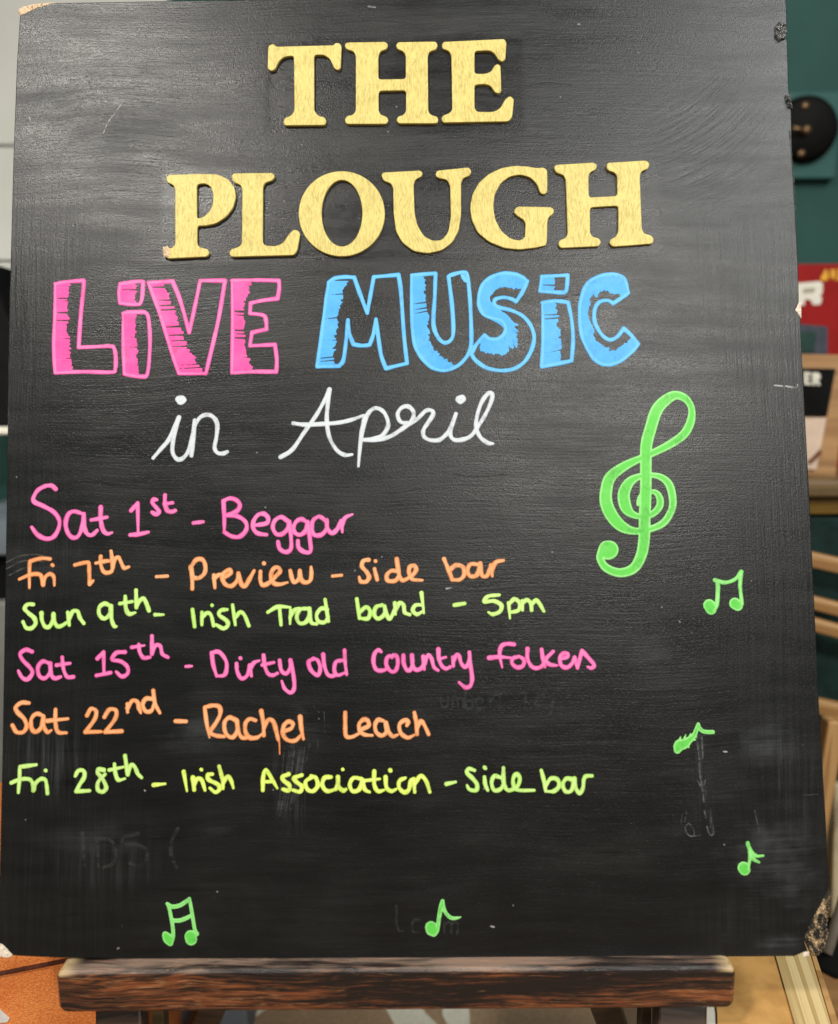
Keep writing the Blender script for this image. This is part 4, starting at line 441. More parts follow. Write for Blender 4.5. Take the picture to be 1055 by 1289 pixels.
 ('handwriting', 'lime green handwriting reading Sun 9th -', 'lime', 0, [('p', '-278.47,253.72,3.17 -282.57,253.75,3.17 -284.84,250.86,3.17 -281.82,247.34,3.17 -277.63,243.82,3.17 -276.35,239.74,3.16 -279.19,236.29,3.16 -283.29,236.55,3.16 -285.75,240.98,3.17'), ('p', '-272.21,247.26,3.17 -271.73,242.03,3.17 -269.27,237.37,3.16 -266.11,237.34,3.16 -263.53,241.96,3.16 -263.29,246.61,3.17* -262.33,240.79,3.16 -259.9,237.29,3.16 -256.41,238.19,3.16 -253.53,240.14,3.16'), ('p', '-252.77,247.68,3.17 -251.38,238.15,3.16'), ('p', '-251.71,242.45,3.16 -249.03,248.24,3.17 -245.51,248.21,3.17 -243.65,243.54,3.17 -240.64,239.45,3.16'), ('p', '-220.98,252.08,3.17 -225.7,253.86,3.17 -229.4,250.98,3.17 -229.29,245.75,3.17 -225.49,242.81,3.16 -221.46,246.26,3.17 -220.75,252.07,3.17* -220.22,242.77,3.16 -218.37,237.53,3.16 -216.6,236.94,3.16'), ('p', '-210.32,258.98,3.17 -209.83,250.82,3.17 -207.4,246.15,3.17 -202.73,247.04,3.17'), ('p', '-214.21,253.77,3.17 -205.21,255.21,3.17'), ('p', '-202.42,263.58,3.18 -201.97,250.76,3.17* -199.36,255.97,3.17 -196.45,257.11,3.17 -194.28,253.02,3.17 -192.56,248.35,3.17'), ('p', '-188.07,245.41,3.16 -181.63,245.36,3.16')]),
 ('handwriting', 'lime green handwriting reading Irish in the 9th row', 'lime', 0, [('p', '-160.36,248.99,3.05 -158.61,236.36,3.04'), ('p', '-153.38,246.94,3.05 -153.28,237.65,3.04'), ('p', '-153.33,242.29,3.05 -150.03,246.24,3.05 -146.67,244.89,3.05 -144.59,236.91,3.04'), ('p', '-145.94,252.06,3.05 -145.67,251.66,3.05'), ('p', '-134.67,248.77,3.05 -139.35,248.15,3.05 -140.66,244.84,3.05 -135.27,240.81,3.04 -133.91,237.49,3.04 -137.22,234.87,3.04 -142.59,237.56,3.04'), ('p', '-130.69,252.06,3.05 -128.56,237.44,3.04'), ('p', '-128.6,242.09,3.04 -125.29,246.7,3.05 -121.94,244.68,3.05 -118.54,236.7,3.04')]),
 ('handwriting', 'lime green handwriting reading Trad', 'lime', 0, [('p', '-104.56,246.53,3.05 -97.23,250.46,3.05 -87.86,249.98,3.05'), ('p', '-95.88,249.12,3.05 -94.77,237.17,3.04'), ('p', '-87.86,248.39,3.05 -88.09,237.78,3.04'), ('p', '-88.11,242.42,3.04 -85.18,247.7,3.05 -81.17,249.4,3.05'), ('p', '-75.16,248.95,3.05 -80.5,248.33,3.05 -83.16,243.04,3.04 -81.15,238.38,3.04 -76.48,239.01,3.04 -73.81,244.29,3.04 -73.82,248.94,3.05* -72.47,238.97,3.04 -68.46,237.61,3.04'), ('p', '-60.45,248.16,3.05 -65.13,248.86,3.05 -68.47,244.25,3.04 -67.13,239.59,3.04 -62.46,238.89,3.04 -59.78,242.85,3.04'), ('p', '-62.19,255.49,3.05 -59.78,239.53,3.04')]),
 ('handwriting', 'lime green handwriting reading band', 'lime', 0, [('p', '-38.7,255.71,3.05 -36.79,241.49,3.04'), ('p', '-36.47,245.97,3.04 -31.95,249.67,3.05 -28.95,246.66,3.04 -30.48,241.44,3.04 -36.49,241.49,3.04'), ('p', '-19.91,251.06,3.05 -24.43,249.61,3.05 -25.96,244.39,3.04 -22.97,241.08,3.04 -18.44,244.33,3.04 -18.11,250.3,3.05* -16.2,242.82,3.04 -13.95,241.31,3.04 -10.15,248.74,3.05'), ('p', '-10.58,252.48,3.05 -10.18,244.26,3.04'), ('p', '-10.16,247.25,3.04 -7.12,252.45,3.05 -4.12,250.93,3.05 -3.41,245.7,3.04 0.34,243.88,3.04'), ('p', '9.41,250.82,3.05 4.9,250.86,3.05 2.62,247.14,3.04 5.6,244.13,3.04 10.12,246.33,3.04'), ('p', '9.19,259.8,3.05 10.86,244.83,3.04')]),
 ('handwriting', 'lime green handwriting reading - 5pm', 'lime', 0, [('p', '33.46,250.62,3.05 40.99,251.76,3.05'), ('p', '66.64,257.83,3.05 58.35,256.85,3.05 55.59,252.98,3.05 62.81,253.37,3.05 68.03,250.34,3.04 67.21,245.86,3.04 61.92,243.67,3.04 58.48,245.19,3.04'), ('p', '73.61,251.79,3.05 74.33,240.58,3.04'), ('p', '74.05,251.03,3.04 77.87,254.74,3.05 81.57,251.72,3.04 80.73,246.5,3.04 75.45,245.05,3.04'), ('p', '83.56,253.65,3.05 83.74,246.47,3.04'), ('p', '83.83,251.7,3.04 86.87,253.92,3.05 89.84,251.65,3.04 90.49,246.42,3.04'), ('p', '90.56,250.15,3.04 93.63,253.86,3.05 96.58,250.85,3.04 99.49,245.6,3.04')]),
 ('handwriting', 'pink handwriting reading Sat 15th -', 'pink', 0, [('p', '-278.47,219.07,3.09 -283.09,220.48,3.09 -287.19,217.49,3.09 -284.97,212.66,3.09 -279.98,207.82,3.09 -277.79,203.69,3.09 -281.14,198.92,3.08 -285.34,200.33,3.08 -288.24,205.14,3.09'), ('p', '-265.47,210.45,3.09 -270.36,211.86,3.09 -273.73,207.77,3.09 -272.88,201.6,3.08 -268.67,199.51,3.08 -265.02,203.59,3.09 -264.77,210.44,3.09* -263.88,202.21,3.08 -261.04,199.45,3.08 -256.9,200.51,3.08'), ('p', '-256.12,214.76,3.09 -254.95,206.25,3.09 -252.04,200.47,3.08 -247.47,200.43,3.08'), ('p', '-260.15,209.03,3.09 -250.18,210.32,3.09'), ('p', '-230.11,213.59,3.09 -225.62,218.37,3.09* -225.05,203.27,3.08'), ('p', '-230.56,201.26,3.08 -220.2,203.23,3.08'), ('p', '-209.78,218.24,3.09 -216.3,217.6,3.09 -218.99,212.82,3.09 -212.71,211.4,3.09 -207.78,207.24,3.09 -207.7,202.44,3.08 -211.82,200.42,3.08 -216.05,203.88,3.08'), ('p', '-199.73,223.66,3.09 -198.94,218.15,3.09 -196.1,214.01,3.09 -191.24,214.24,3.09'), ('p', '-204.84,221.64,3.09 -195.54,222.94,3.09'), ('p', '-190.09,229.78,3.1 -189.89,216.7,3.09* -187.2,222.87,3.09 -183.72,222.15,3.09 -182.25,216.64,3.09 -178.05,214.14,3.09'), ('p', '-164.77,207.31,3.08 -160.2,207.55,3.08')]),
 ('handwriting', 'pink handwriting reading Dirty', 'pink', 0, [('p', '-145.81,217.09,3.09 -144.5,208.02,3.08 -141.99,200.17,3.08'), ('p', '-145.81,217.33,3.09 -140.32,217.65,3.09 -135.38,211.57,3.09 -134.71,205.53,3.08 -136.5,200.72,3.08 -141.99,200.17,3.08'), ('p', '-127.42,209.09,3.08 -126.76,203.06,3.08 -123.68,198.21,3.08 -119.43,200.59,3.08 -117.65,207.81,3.08* -116.38,199.96,3.08'), ('p', '-124.77,213.17,3.09 -124.4,212.81,3.09'), ('p', '-117.27,205.39,3.08 -114.61,209.59,3.08 -110.71,211.13,3.09'), ('p', '-107.56,214.97,3.09 -106.67,207.72,3.08 -104.2,201.67,3.08 -100.53,200.44,3.08 -97.25,201.86,3.08'), ('p', '-108.5,207.97,3.08 -99.96,209.72,3.08'), ('p', '-95.7,211.25,3.08 -94.45,204,3.08 -90.78,201.56,3.08 -87.75,206.36,3.08 -87.77,211.19,3.08* -85.29,199.11,3.08 -85.03,190.69,3.07 -87.7,187.71,3.07 -91.97,190.75,3.07 -94.06,196.17,3.08')]),
 ('handwriting', 'pink handwriting reading old', 'pink', 0, [('p', '-70.68,212.26,3.08 -74.34,209.87,3.08 -72.5,203.83,3.08 -67.62,200.18,3.08 -65.8,204.98,3.08 -67.63,211.02,3.08 -70.68,212.26,3.08'), ('p', '-63.6,215.22,3.09 -62.75,207.37,3.08 -60.31,200.72,3.08 -56.66,199.49,3.08 -53.61,200.67,3.08'), ('p', '-48.96,210.87,3.08 -54.21,209.71,3.08 -55.43,203.69,3.08 -53,200.06,3.08 -47.52,201.82,3.08'), ('p', '-47.85,218.11,3.09 -47.5,209.66,3.08 -46.3,200.61,3.08')]),
 ('handwriting', 'pink handwriting reading Country', 'pink', 0, [('p', '-20.94,216.91,3.09 -23.33,218.25,3.09 -26.01,214.75,3.09 -26.48,208.61,3.08 -24.29,203.77,3.08 -19.42,203.3,3.08 -15.86,205.02,3.08'), ('p', '-12.71,213.77,3.08 -16.26,212.92,3.08 -17.18,207.66,3.08 -14.1,202.82,3.08 -10.56,202.79,3.08 -8.75,207.59,3.08 -9.16,212.86,3.08 -11.82,214.2,3.08 -12.98,212.01,3.08'), ('p', '-4.54,214.14,3.08 -4.32,208.44,3.08 -2.14,203.6,3.08 0.52,203.58,3.08 2.34,209.26,3.08 1.76,214.09,3.08* 2.32,206.63,3.08 4.95,203.54,3.08 8.95,205.26,3.08 11.23,212.7,3.08'), ('p', '10.08,213.15,3.08 10.71,203.93,3.08'), ('p', '10.92,207.44,3.08 13.46,214,3.08 16.1,211.78,3.08 17.82,205.63,3.08 20.89,202.98,3.08'), ('p', '21.31,218.33,3.09 21.6,211.74,3.08 23.58,206.46,3.08 26.66,204.24,3.08 29.77,205.36,3.08'), ('p', '21.86,211.3,3.08 26.75,212.57,3.08'), ('p', '31.89,212.53,3.08 32.17,205.95,3.08'), ('p', '32.21,209.46,3.08 34.3,213.83,3.08 36.51,213.37,3.08 37.78,208.54,3.08 40.4,205.27,3.08 43.09,207.62,3.08 44.03,211.56,3.08'), ('p', '44.08,215.94,3.08 44.84,206.29,3.08 45.87,196.65,3.07 44.21,191.42,3.07 40.66,190.58,3.07 36.28,194.11,3.07')]),
 ('handwriting', 'pink handwriting reading folkers', 'pink', 0, [('p', '77.1,221.45,3.09 71.92,221.95,3.09 67.65,220.12,3.09 66.33,214.06,3.08 68.07,204.73,3.08'), ('p', '58.57,211.79,3.08 66.12,212.39,3.08 74.58,211.67,3.08'), ('p', '80.25,212.55,3.08 75.99,211.19,3.08 75.45,207.47,3.08 79.17,204.64,3.08 83.43,206.01,3.08 83.97,210.19,3.08 80.25,213.02,3.08'), ('p', '86.94,218.1,3.08 86.81,211.1,3.08 89.53,205.49,3.08 93.74,204.06,3.08 97.54,205.89,3.08 99.97,210.06,3.08'), ('p', '97.29,217.55,3.08 98.1,211.01,3.08 99.4,204.95,3.08'), ('p', '105.74,216.08,3.08 100.45,210.53,3.08 102.73,206.78,3.08 108.35,205.81,3.08'), ('p', '111.27,210.44,3.08 116.01,212.26,3.08 116.06,214.6,3.08 112.77,214.62,3.08 110.53,210.91,3.08 111.64,205.78,3.08 115.84,204.35,3.08 119.68,207.58,3.08 121.46,211.75,3.08* 123.36,203.82,3.08* 126.93,216.37,3.08* 131.98,210.74,3.08 135.63,206.05,3.08 133.7,203.74,3.08 130.9,204.69,3.08')]),
 ('handwriting', 'orange handwriting reading Sat 22nd', 'orange', 0, [('p', '-279.74,181.7,3.25 -285.23,181.98,3.25 -289.41,178.78,3.25 -288.1,175.18,3.24 -283.1,170.35,3.24 -281.13,164.95,3.24 -283.45,160.79,3.24 -288.32,160.83,3.24 -291.49,165.63,3.24'), ('p', '-269.53,172.64,3.24 -274.06,173.87,3.24 -277.62,170.31,3.24 -277.45,163.73,3.24 -274.34,160.72,3.23 -270.17,164.27,3.24 -268.9,172.03,3.24* -268.36,164.85,3.24 -265.83,160.66,3.23 -262.82,161.83,3.24'), ('p', '-260.13,176.75,3.24 -259.91,167.18,3.24 -257.93,160.59,3.23 -251.84,159.95,3.23'), ('p', '-266.02,168.66,3.24 -250.85,170.1,3.24'), ('p', '-236.91,172.38,3.24 -233.97,177.15,3.24 -230.28,175.32,3.24 -231.38,169.35,3.24 -237.88,160.44,3.23* -226.34,160.59,3.23'), ('p', '-224.12,171.08,3.24 -220.57,176.44,3.24 -215.69,175.81,3.24 -216.19,169.83,3.24 -223.3,160.33,3.23* -211.16,160.83,3.23'), ('p', '-207.5,180.53,3.24 -207.15,174.54,3.24'), ('p', '-207.2,177.54,3.24 -203.64,182.9,3.25 -199.97,181.67,3.25 -198.67,176.87,3.24 -197.41,173.87,3.24'), ('p', '-188.8,183.99,3.25 -193.92,184.03,3.25 -196.04,179.85,3.24 -193.78,175.04,3.24 -189.53,175.6,3.24 -187.79,180.98,3.24'), ('p', '-188.53,189.99,3.25 -187.18,180.97,3.24 -183.42,173.76,3.24')]),
 ('handwriting', 'orange handwriting reading - Rachel with a paint drip', 'orange', 0, [('p', '-171.94,167.78,3.24 -164.07,167.51,3.24'), ('p', '-150.54,177.42,3.24 -149.06,166.57,3.23 -146.85,155.73,3.23'), ('p', '-150.54,177.73,3.24 -143.72,178.92,3.24 -139.51,177.34,3.24 -139.25,172.17,3.24 -142.03,166.51,3.23 -146.16,159.84,3.23 -142.47,157.24,3.23 -136.17,156.37,3.23'), ('p', '-127.15,167.94,3.24 -132.1,170.05,3.24 -135.74,166.98,3.23 -135.69,160.79,3.23 -133.03,156.65,3.23 -129.36,156.11,3.23 -126.26,161.23,3.23 -126.83,167.42,3.23* -125.73,160.2,3.23 -123.08,155.55,3.23 -119.41,155.52,3.23'), ('p', '-113.2,167.83,3.23 -117.4,168.9,3.24 -120.53,165.83,3.23 -120.49,159.65,3.23 -117.32,155.5,3.23 -112.08,155.46,3.23 -108.43,158.01,3.23'), ('p', '-109.04,174.51,3.24 -107.42,165.21,3.23 -107.06,156.97,3.23'), ('p', '-107.09,162.12,3.23 -103.77,168.28,3.23 -100.09,166.7,3.23 -97.96,159.99,3.23 -96.58,154.32,3.23'), ('p', '-92.2,159.94,3.23 -86.97,161.96,3.23 -85.93,165.56,3.23 -89.61,166.62,3.23 -92.74,163.04,3.23 -92.72,156.86,3.23 -89.04,153.23,3.23 -83.81,153.19,3.23 -80.15,156.76,3.23'), ('p', '-80.49,170.16,3.24 -79.64,161.9,3.23 -78.05,154.17,3.23'), ('v', '-96.58,154.32,2.49 -95.73,151.74,1.35 -95.51,147.63,1.04 -95.39,143.52,0.93')]),
 ('handwriting', 'orange handwriting reading Leach', 'orange', 0, [('p', '-47.44,172.97,3.24 -47.46,165.15,3.23 -46.98,156.37,3.23 -42.52,155.36,3.23 -37.55,157.76,3.23'), ('p', '-36.06,160.67,3.23 -30.59,163.07,3.23 -30.58,166.48,3.23 -33.55,167.97,3.23 -37.04,165.07,3.23 -37.05,160.19,3.23 -33.59,157.04,3.23 -27.64,156.41,3.23'), ('p', '-19.66,166.89,3.23 -23.63,167.41,3.23 -25.63,163.52,3.23 -24.66,158.63,3.23 -20.71,156.16,3.23 -17.22,159.06,3.23 -17.68,165.41,3.23* -15.73,159.05,3.23 -12.78,155.62,3.23 -9.31,156.56,3.23'), ('p', '-2.32,163.34,3.23 -1.3,166.26,3.23 -4.28,166.96,3.23 -7.77,163.87,3.23 -6.82,158.01,3.23 -1.89,154.56,3.22 3.08,156.47,3.23'), ('p', '3.21,172.57,3.23 4.64,164.75,3.23 5.07,156.94,3.23'), ('p', '5.1,160.84,3.23 7.63,166.19,3.23 10.09,164.21,3.23 13.49,156.87,3.23')]),
 ('handwriting', 'lime green handwriting reading Fri 28th', 'lime', 0, [('p', '-273.35,137.19,2.99 -283.23,135.97,2.99 -285.19,135.12,2.99 -285.24,128.66,2.99 -285.82,117.38,2.98'), ('p', '-291.18,124.4,2.98 -285.19,126.72,2.99 -278.59,126.99,2.99 -275.77,124.28,2.98 -274.87,118.9,2.98* -273.56,123.73,2.98 -269.79,126.93,2.99 -266.48,126.36,2.99 -265.27,122.05,2.98 -264.59,116.68,2.98'), ('p', '-266.31,133.04,2.99 -265.86,132.6,2.99'), ('p', '-244.54,128.89,2.99 -242.42,132.64,2.99 -238.56,132.61,2.99 -237.92,128.3,2.99 -241.11,122.95,2.98 -243.74,117.92,2.98* -233.87,118.38,2.98'), ('p', '-223.72,133.04,2.99 -227.58,133.61,2.99 -228.3,131.24,2.99 -226.38,128.75,2.99 -223.56,124.97,2.98 -221.82,120.12,2.98 -224.51,117.45,2.98 -227.84,119.09,2.98 -227.94,123.92,2.98 -225.26,127.67,2.98 -222.56,130.12,2.99'), ('p', '-216.09,137.29,2.99 -215.43,131.36,2.99 -213.13,125.96,2.98 -208.2,126.79,2.98'), ('p', '-219.86,133.01,2.99 -209.45,135.09,2.99'), ('p', '-208.49,143.17,2.99 -206.27,129.68,2.99* -203.97,136.66,2.99 -201.19,135.02,2.99 -198.91,130.16,2.99 -196.12,127.45,2.98')]),
 ('handwriting', 'yellow green handwriting reading - Irish in the 28th row', 'lime2', 0, [('p', '-187.25,122.07,3.04 -178.74,122.87,3.04'), ('p', '-165.4,131.37,3.04 -162.86,117.6,3.03'), ('p', '-158.58,127.02,3.04 -157.6,118.41,3.04'), ('p', '-157.64,122.28,3.04 -155.06,126.56,3.04 -151.96,124.82,3.04 -149.69,117.93,3.03'), ('p', '-152.75,132.91,3.04 -152.31,132.57,3.04'), ('p', '-144.54,129.49,3.04 -147.61,129.09,3.04 -147.13,125.64,3.04 -140.51,122.15,3.04 -139.16,118.71,3.03 -142.21,116.58,3.03 -146.19,119.62,3.04'), ('p', '-139.58,135.05,3.04 -137.03,125.56,3.04 -136.53,119.12,3.04'), ('p', '-136.56,122.98,3.04 -133.53,127.69,3.04 -130.87,125.09,3.04 -129.07,119.49,3.04')]),
 ('handwriting', 'yellow green handwriting reading Association', 'lime2', 0, [('p', '-107.57,117.77,3.03 -107.35,127.17,3.04 -105.32,132.26,3.04 -101.86,127.13,3.04 -97.02,119.03,3.03'), ('p', '-107.06,123.81,3.04 -99.1,123.75,3.04'), ('p', '-88.82,129.04,3.04 -93.62,127.06,3.04 -92.24,124.37,3.04 -88.11,120.98,3.03 -88.79,117.36,3.03 -92.9,118.33,3.03'), ('p', '-79.21,128.3,3.04 -84.69,126.32,3.04 -83.32,123.63,3.04 -79.19,120.24,3.03 -80.56,116.5,3.03 -85.36,117.6,3.03'), ('p', '-71.66,126.9,3.04 -76.46,123.58,3.04 -75.08,118.2,3.03 -70.96,116.83,3.03 -67.54,120.82,3.03 -68.91,126.21,3.04 -72.34,127.58,3.04'), ('p', '-57.93,126.79,3.04 -62.74,126.16,3.04 -64.11,120.8,3.03 -60.68,116.75,3.03 -54.51,118.04,3.03'), ('p', '-54.51,118.04,3.03 -52.86,122.73,3.04 -52.85,126.76,3.04* -52.45,120.04,3.03 -49.03,117.06,3.03 -46.97,117.99,3.03'), ('p', '-49.42,132.24,3.04 -49,131.84,3.04'), ('p', '-35.71,125.28,3.04 -41.47,126,3.04 -44.22,121.32,3.03 -42.18,116.61,3.03 -37.38,117.91,3.03 -34.89,124.61,3.04* -33.27,117.88,3.03 -29.85,115.85,3.03'), ('p', '-26.36,130.59,3.04 -26.4,121.19,3.03 -23.68,116.47,3.03 -19.57,117.11,3.03'), ('p', '-33.93,123.93,3.04 -22.27,125.18,3.04'), ('p', '-18.14,126.49,3.04 -17.5,119.11,3.03 -14.09,116.4,3.03 -10.66,117.71,3.03'), ('p', '-14.82,131.31,3.04 -14.41,130.9,3.04'), ('p', '-3.75,125.71,3.04 -7.88,123.73,3.03 -8.32,119.04,3.03 -4.51,115.39,3.03 -1.07,117.64,3.03 -0.07,123,3.03 2.42,125,3.04* 3.03,115.6,3.03'), ('p', '3.07,120.96,3.03 7.23,126.97,3.04 11.32,123.59,3.03 13.98,115.52,3.03')]),
 ('handwriting', 'pale lime handwriting reading - Side bar in the 28th row', 'lime', 0, [('p', '26.1,121.21,3.09 32.99,122.58,3.09'), ('p', '46.72,130.75,3.09 42.51,131.96,3.1 41.27,129.01,3.09 45.44,124.84,3.09 48.4,120.69,3.09 47.74,116.56,3.09 42.93,117.19,3.09 41.16,120.15,3.09'), ('p', '53.9,125.96,3.09 54.43,120.64,3.09 56.17,116.5,3.09'), ('p', '54,132.94,3.1 54.83,131.99,3.1'), ('p', '66.19,125.28,3.09 61.14,126.5,3.09 59.02,121.79,3.09 60.99,116.46,3.09 65.83,117.61,3.09 68.32,122.9,3.09'), ('p', '67.87,132.36,3.1 67.72,122.9,3.09 69.44,117.58,3.09 72.44,116.38,3.09 77.91,119.29,3.09 79.58,125.18,3.09 76.85,127.8,3.09 74.73,124.03,3.09 75.49,118.71,3.09 79.06,116.33,3.09 89.9,116.25,3.09'), ('p', '95.35,130.38,3.09 97.25,122.68,3.09 98.32,115.6,3.08'), ('p', '98.39,119.13,3.09 102.11,124.42,3.09 106.92,123.79,3.09 108.03,119.06,3.09 104.34,115.55,3.08 98.92,115.36,3.08'), ('p', '118.01,123.71,3.09 113.56,124.33,3.09 110.82,120.22,3.09 112.76,115.25,3.08 116.99,116.04,3.08 119.34,124.29,3.09* 120.04,117.79,3.09 122.97,114,3.08 125.46,117.75,3.09 126.2,123.64,3.09 128.06,125.99,3.09 132.29,126.2,3.09')]),
 ('treble_clef', 'large green treble clef with paler drawn edges', 'green', 1.3, [('v', '147.88,290.18,14.02 149.08,290.76,13.07 146.14,291.97,9.51 142.68,286.66,6.53 142.36,283.1,5.7 146.36,277.14,6.16 155.76,273.51,6.52 165.91,276.15,7.35 171.84,284.63,8.07 174.79,296.49,8.56 175.89,314.36,8.83 177.41,338.31,8.63 177.85,353.96,8.65 178.62,368.45,8.91 181.97,380.54,8.93 187.2,395.08,8.96 194.65,402.94,8.24 201.98,406.29,6.67 209.35,403.41,5.82 213.33,396.06,5.08 212.41,386.34,6.28 207.06,376.68,6.63 196.02,368.9,6.02 182.64,362.37,5.29 172.94,358.23,5.29 160.81,352.3,6.97 151.04,344.56,8.4 147.81,334.97,8.98 147.57,325.38,9.57 151.5,315.77,9.55 158.45,307.95,8.34 167.87,304.29,5.48 178.61,305.39,4.76 189.46,310.07,5.36 195.69,318.97,5.37 197.14,327.34,5.74 195.08,338.16,5.99 189.29,344.22,5.04 180.98,346.1,3.84 172.57,344.97,4.8 165.29,340.82,7.19 160.88,332.45,8.98 161.82,322.86,8.96 165.85,317.44,5.97 172.93,314.99,4.06 181.32,316.71,4.77 186.84,322.04,5.38 187.62,328.02,5.38 184.77,332.85,4.19 179.42,333.49,2.99 174,331.74,2.39 171.49,327.56,2.39 171.03,323.97,2.15')]),
 ('music_note', 'pair of green beamed quavers right of the treble clef', 'green', 1.1, [('v', '221.68,248.95,8.92 222.89,246.16,8.17'), ('p', '224.7,244.66,2.92 227.3,249.83,2.92 228.56,264.68,2.93 226.42,267.49,2.93* 233.82,265.56,2.93 241.37,267.92,2.93 246.24,273.47,2.94* 244.91,262.68,2.93 245.92,249.67,2.92'), ('v', '240.72,250.09,8.55 242.53,248.59,7.8')]),
 ('music_note', 'smeared green note with a ragged half rubbed stem', 'green', 1.1, [('v', '194.86,144.19,5.25 196.5,147.54,8.05 200.38,148.6,6.78 203.45,151.1,5.09 207.41,154.6,3.73 210.67,162.57,2.55'), ('v', '196.79,151.32,2.03 197.55,153.67,0.68'), ('v', '200.07,152.13,1.7 201.36,155.15,0.68'), ('v', '204.21,153.36,2.2 204.97,155.63,1.02'), ('v', '201.61,147.08,2.54 203.46,146.06,0.85'), ('v', '206.03,151.67,2.03 208.41,151.23,0.68'), ('v', '207.38,153.76,2.03 209.17,153.58,0.68'), ('v', '210.67,162.57,2.55 211.6,159.62,2.89 214.77,157.24,2.88 221.17,156.85,2.88')]),
 ('music_note', 'small green semiquaver with two flags near the right edge', 'green', 1.1, [('v', '240.02,60.36,8.62 240.7,59.12,8.26'), ('p', '243.27,59.45,2.6 245.12,70.08,2.6 243.58,77.73,2.61* 246.1,71.85,2.6 249.62,68.63,2.6 254.54,68.77,2.6'), ('p', '244.81,71.5,2.6 247.17,66.51,2.6 251.27,64.18,2.6')]),
 ('music_note', 'pair of green semiquavers with a double beam at the lower left', 'green', 1.1, [('v', '-177.31,16.74,4.26 -175.37,13.85,6.92 -173.59,10.7,4.26'), ('v', '-173.43,10.7,3.73 -171.71,15.66,2.93 -171.95,21.95,2.67 -173.7,30.88,2.56 -175.02,36.15,2.46 -176.14,38.15,2.25'), ('v', '-176.14,38.15,2.35 -172.96,36.13,2.94 -167.53,36.72,2.94 -163.21,39.22,2.94 -160.25,41.31,2.41'), ('v', '-172.29,26.41,2.94 -167.4,26.37,2.94 -163.07,27.65,2.94 -159.29,29.47,2.67'), ('v', '-160.25,41.57,2.41 -158.82,34.98,2.57 -157.37,27.09,2.56 -155.93,19.74,2.56 -154,17.11,2.13'), ('v', '-159.02,15.31,8.52 -158.56,13.21,8.41'), ('v', '-155.35,16.59,3.2 -153.83,16.58,1.6')]),
 ('music_note', 'single green quaver at the bottom centre', 'green', 1.1, [('v', '14.04,20.39,8.52 14.57,18.82,8.78'), ('v', '15.89,15.93,4.26 18.35,18.53,3.09 19.79,26.9,2.93 21.22,34.24,3.31 22.46,38.54,2.78'), ('v', '22.46,38.54,2.67 23.38,33.18,2.67 25.78,28.96,2.67 29,26.73,2.67 32.79,26.71,2.03 35.51,27.42,0.75')]),
]:
    me = drawn(name, strokes, rim=rim); o = link(name, me, PEN[col], board); o['label'] = label
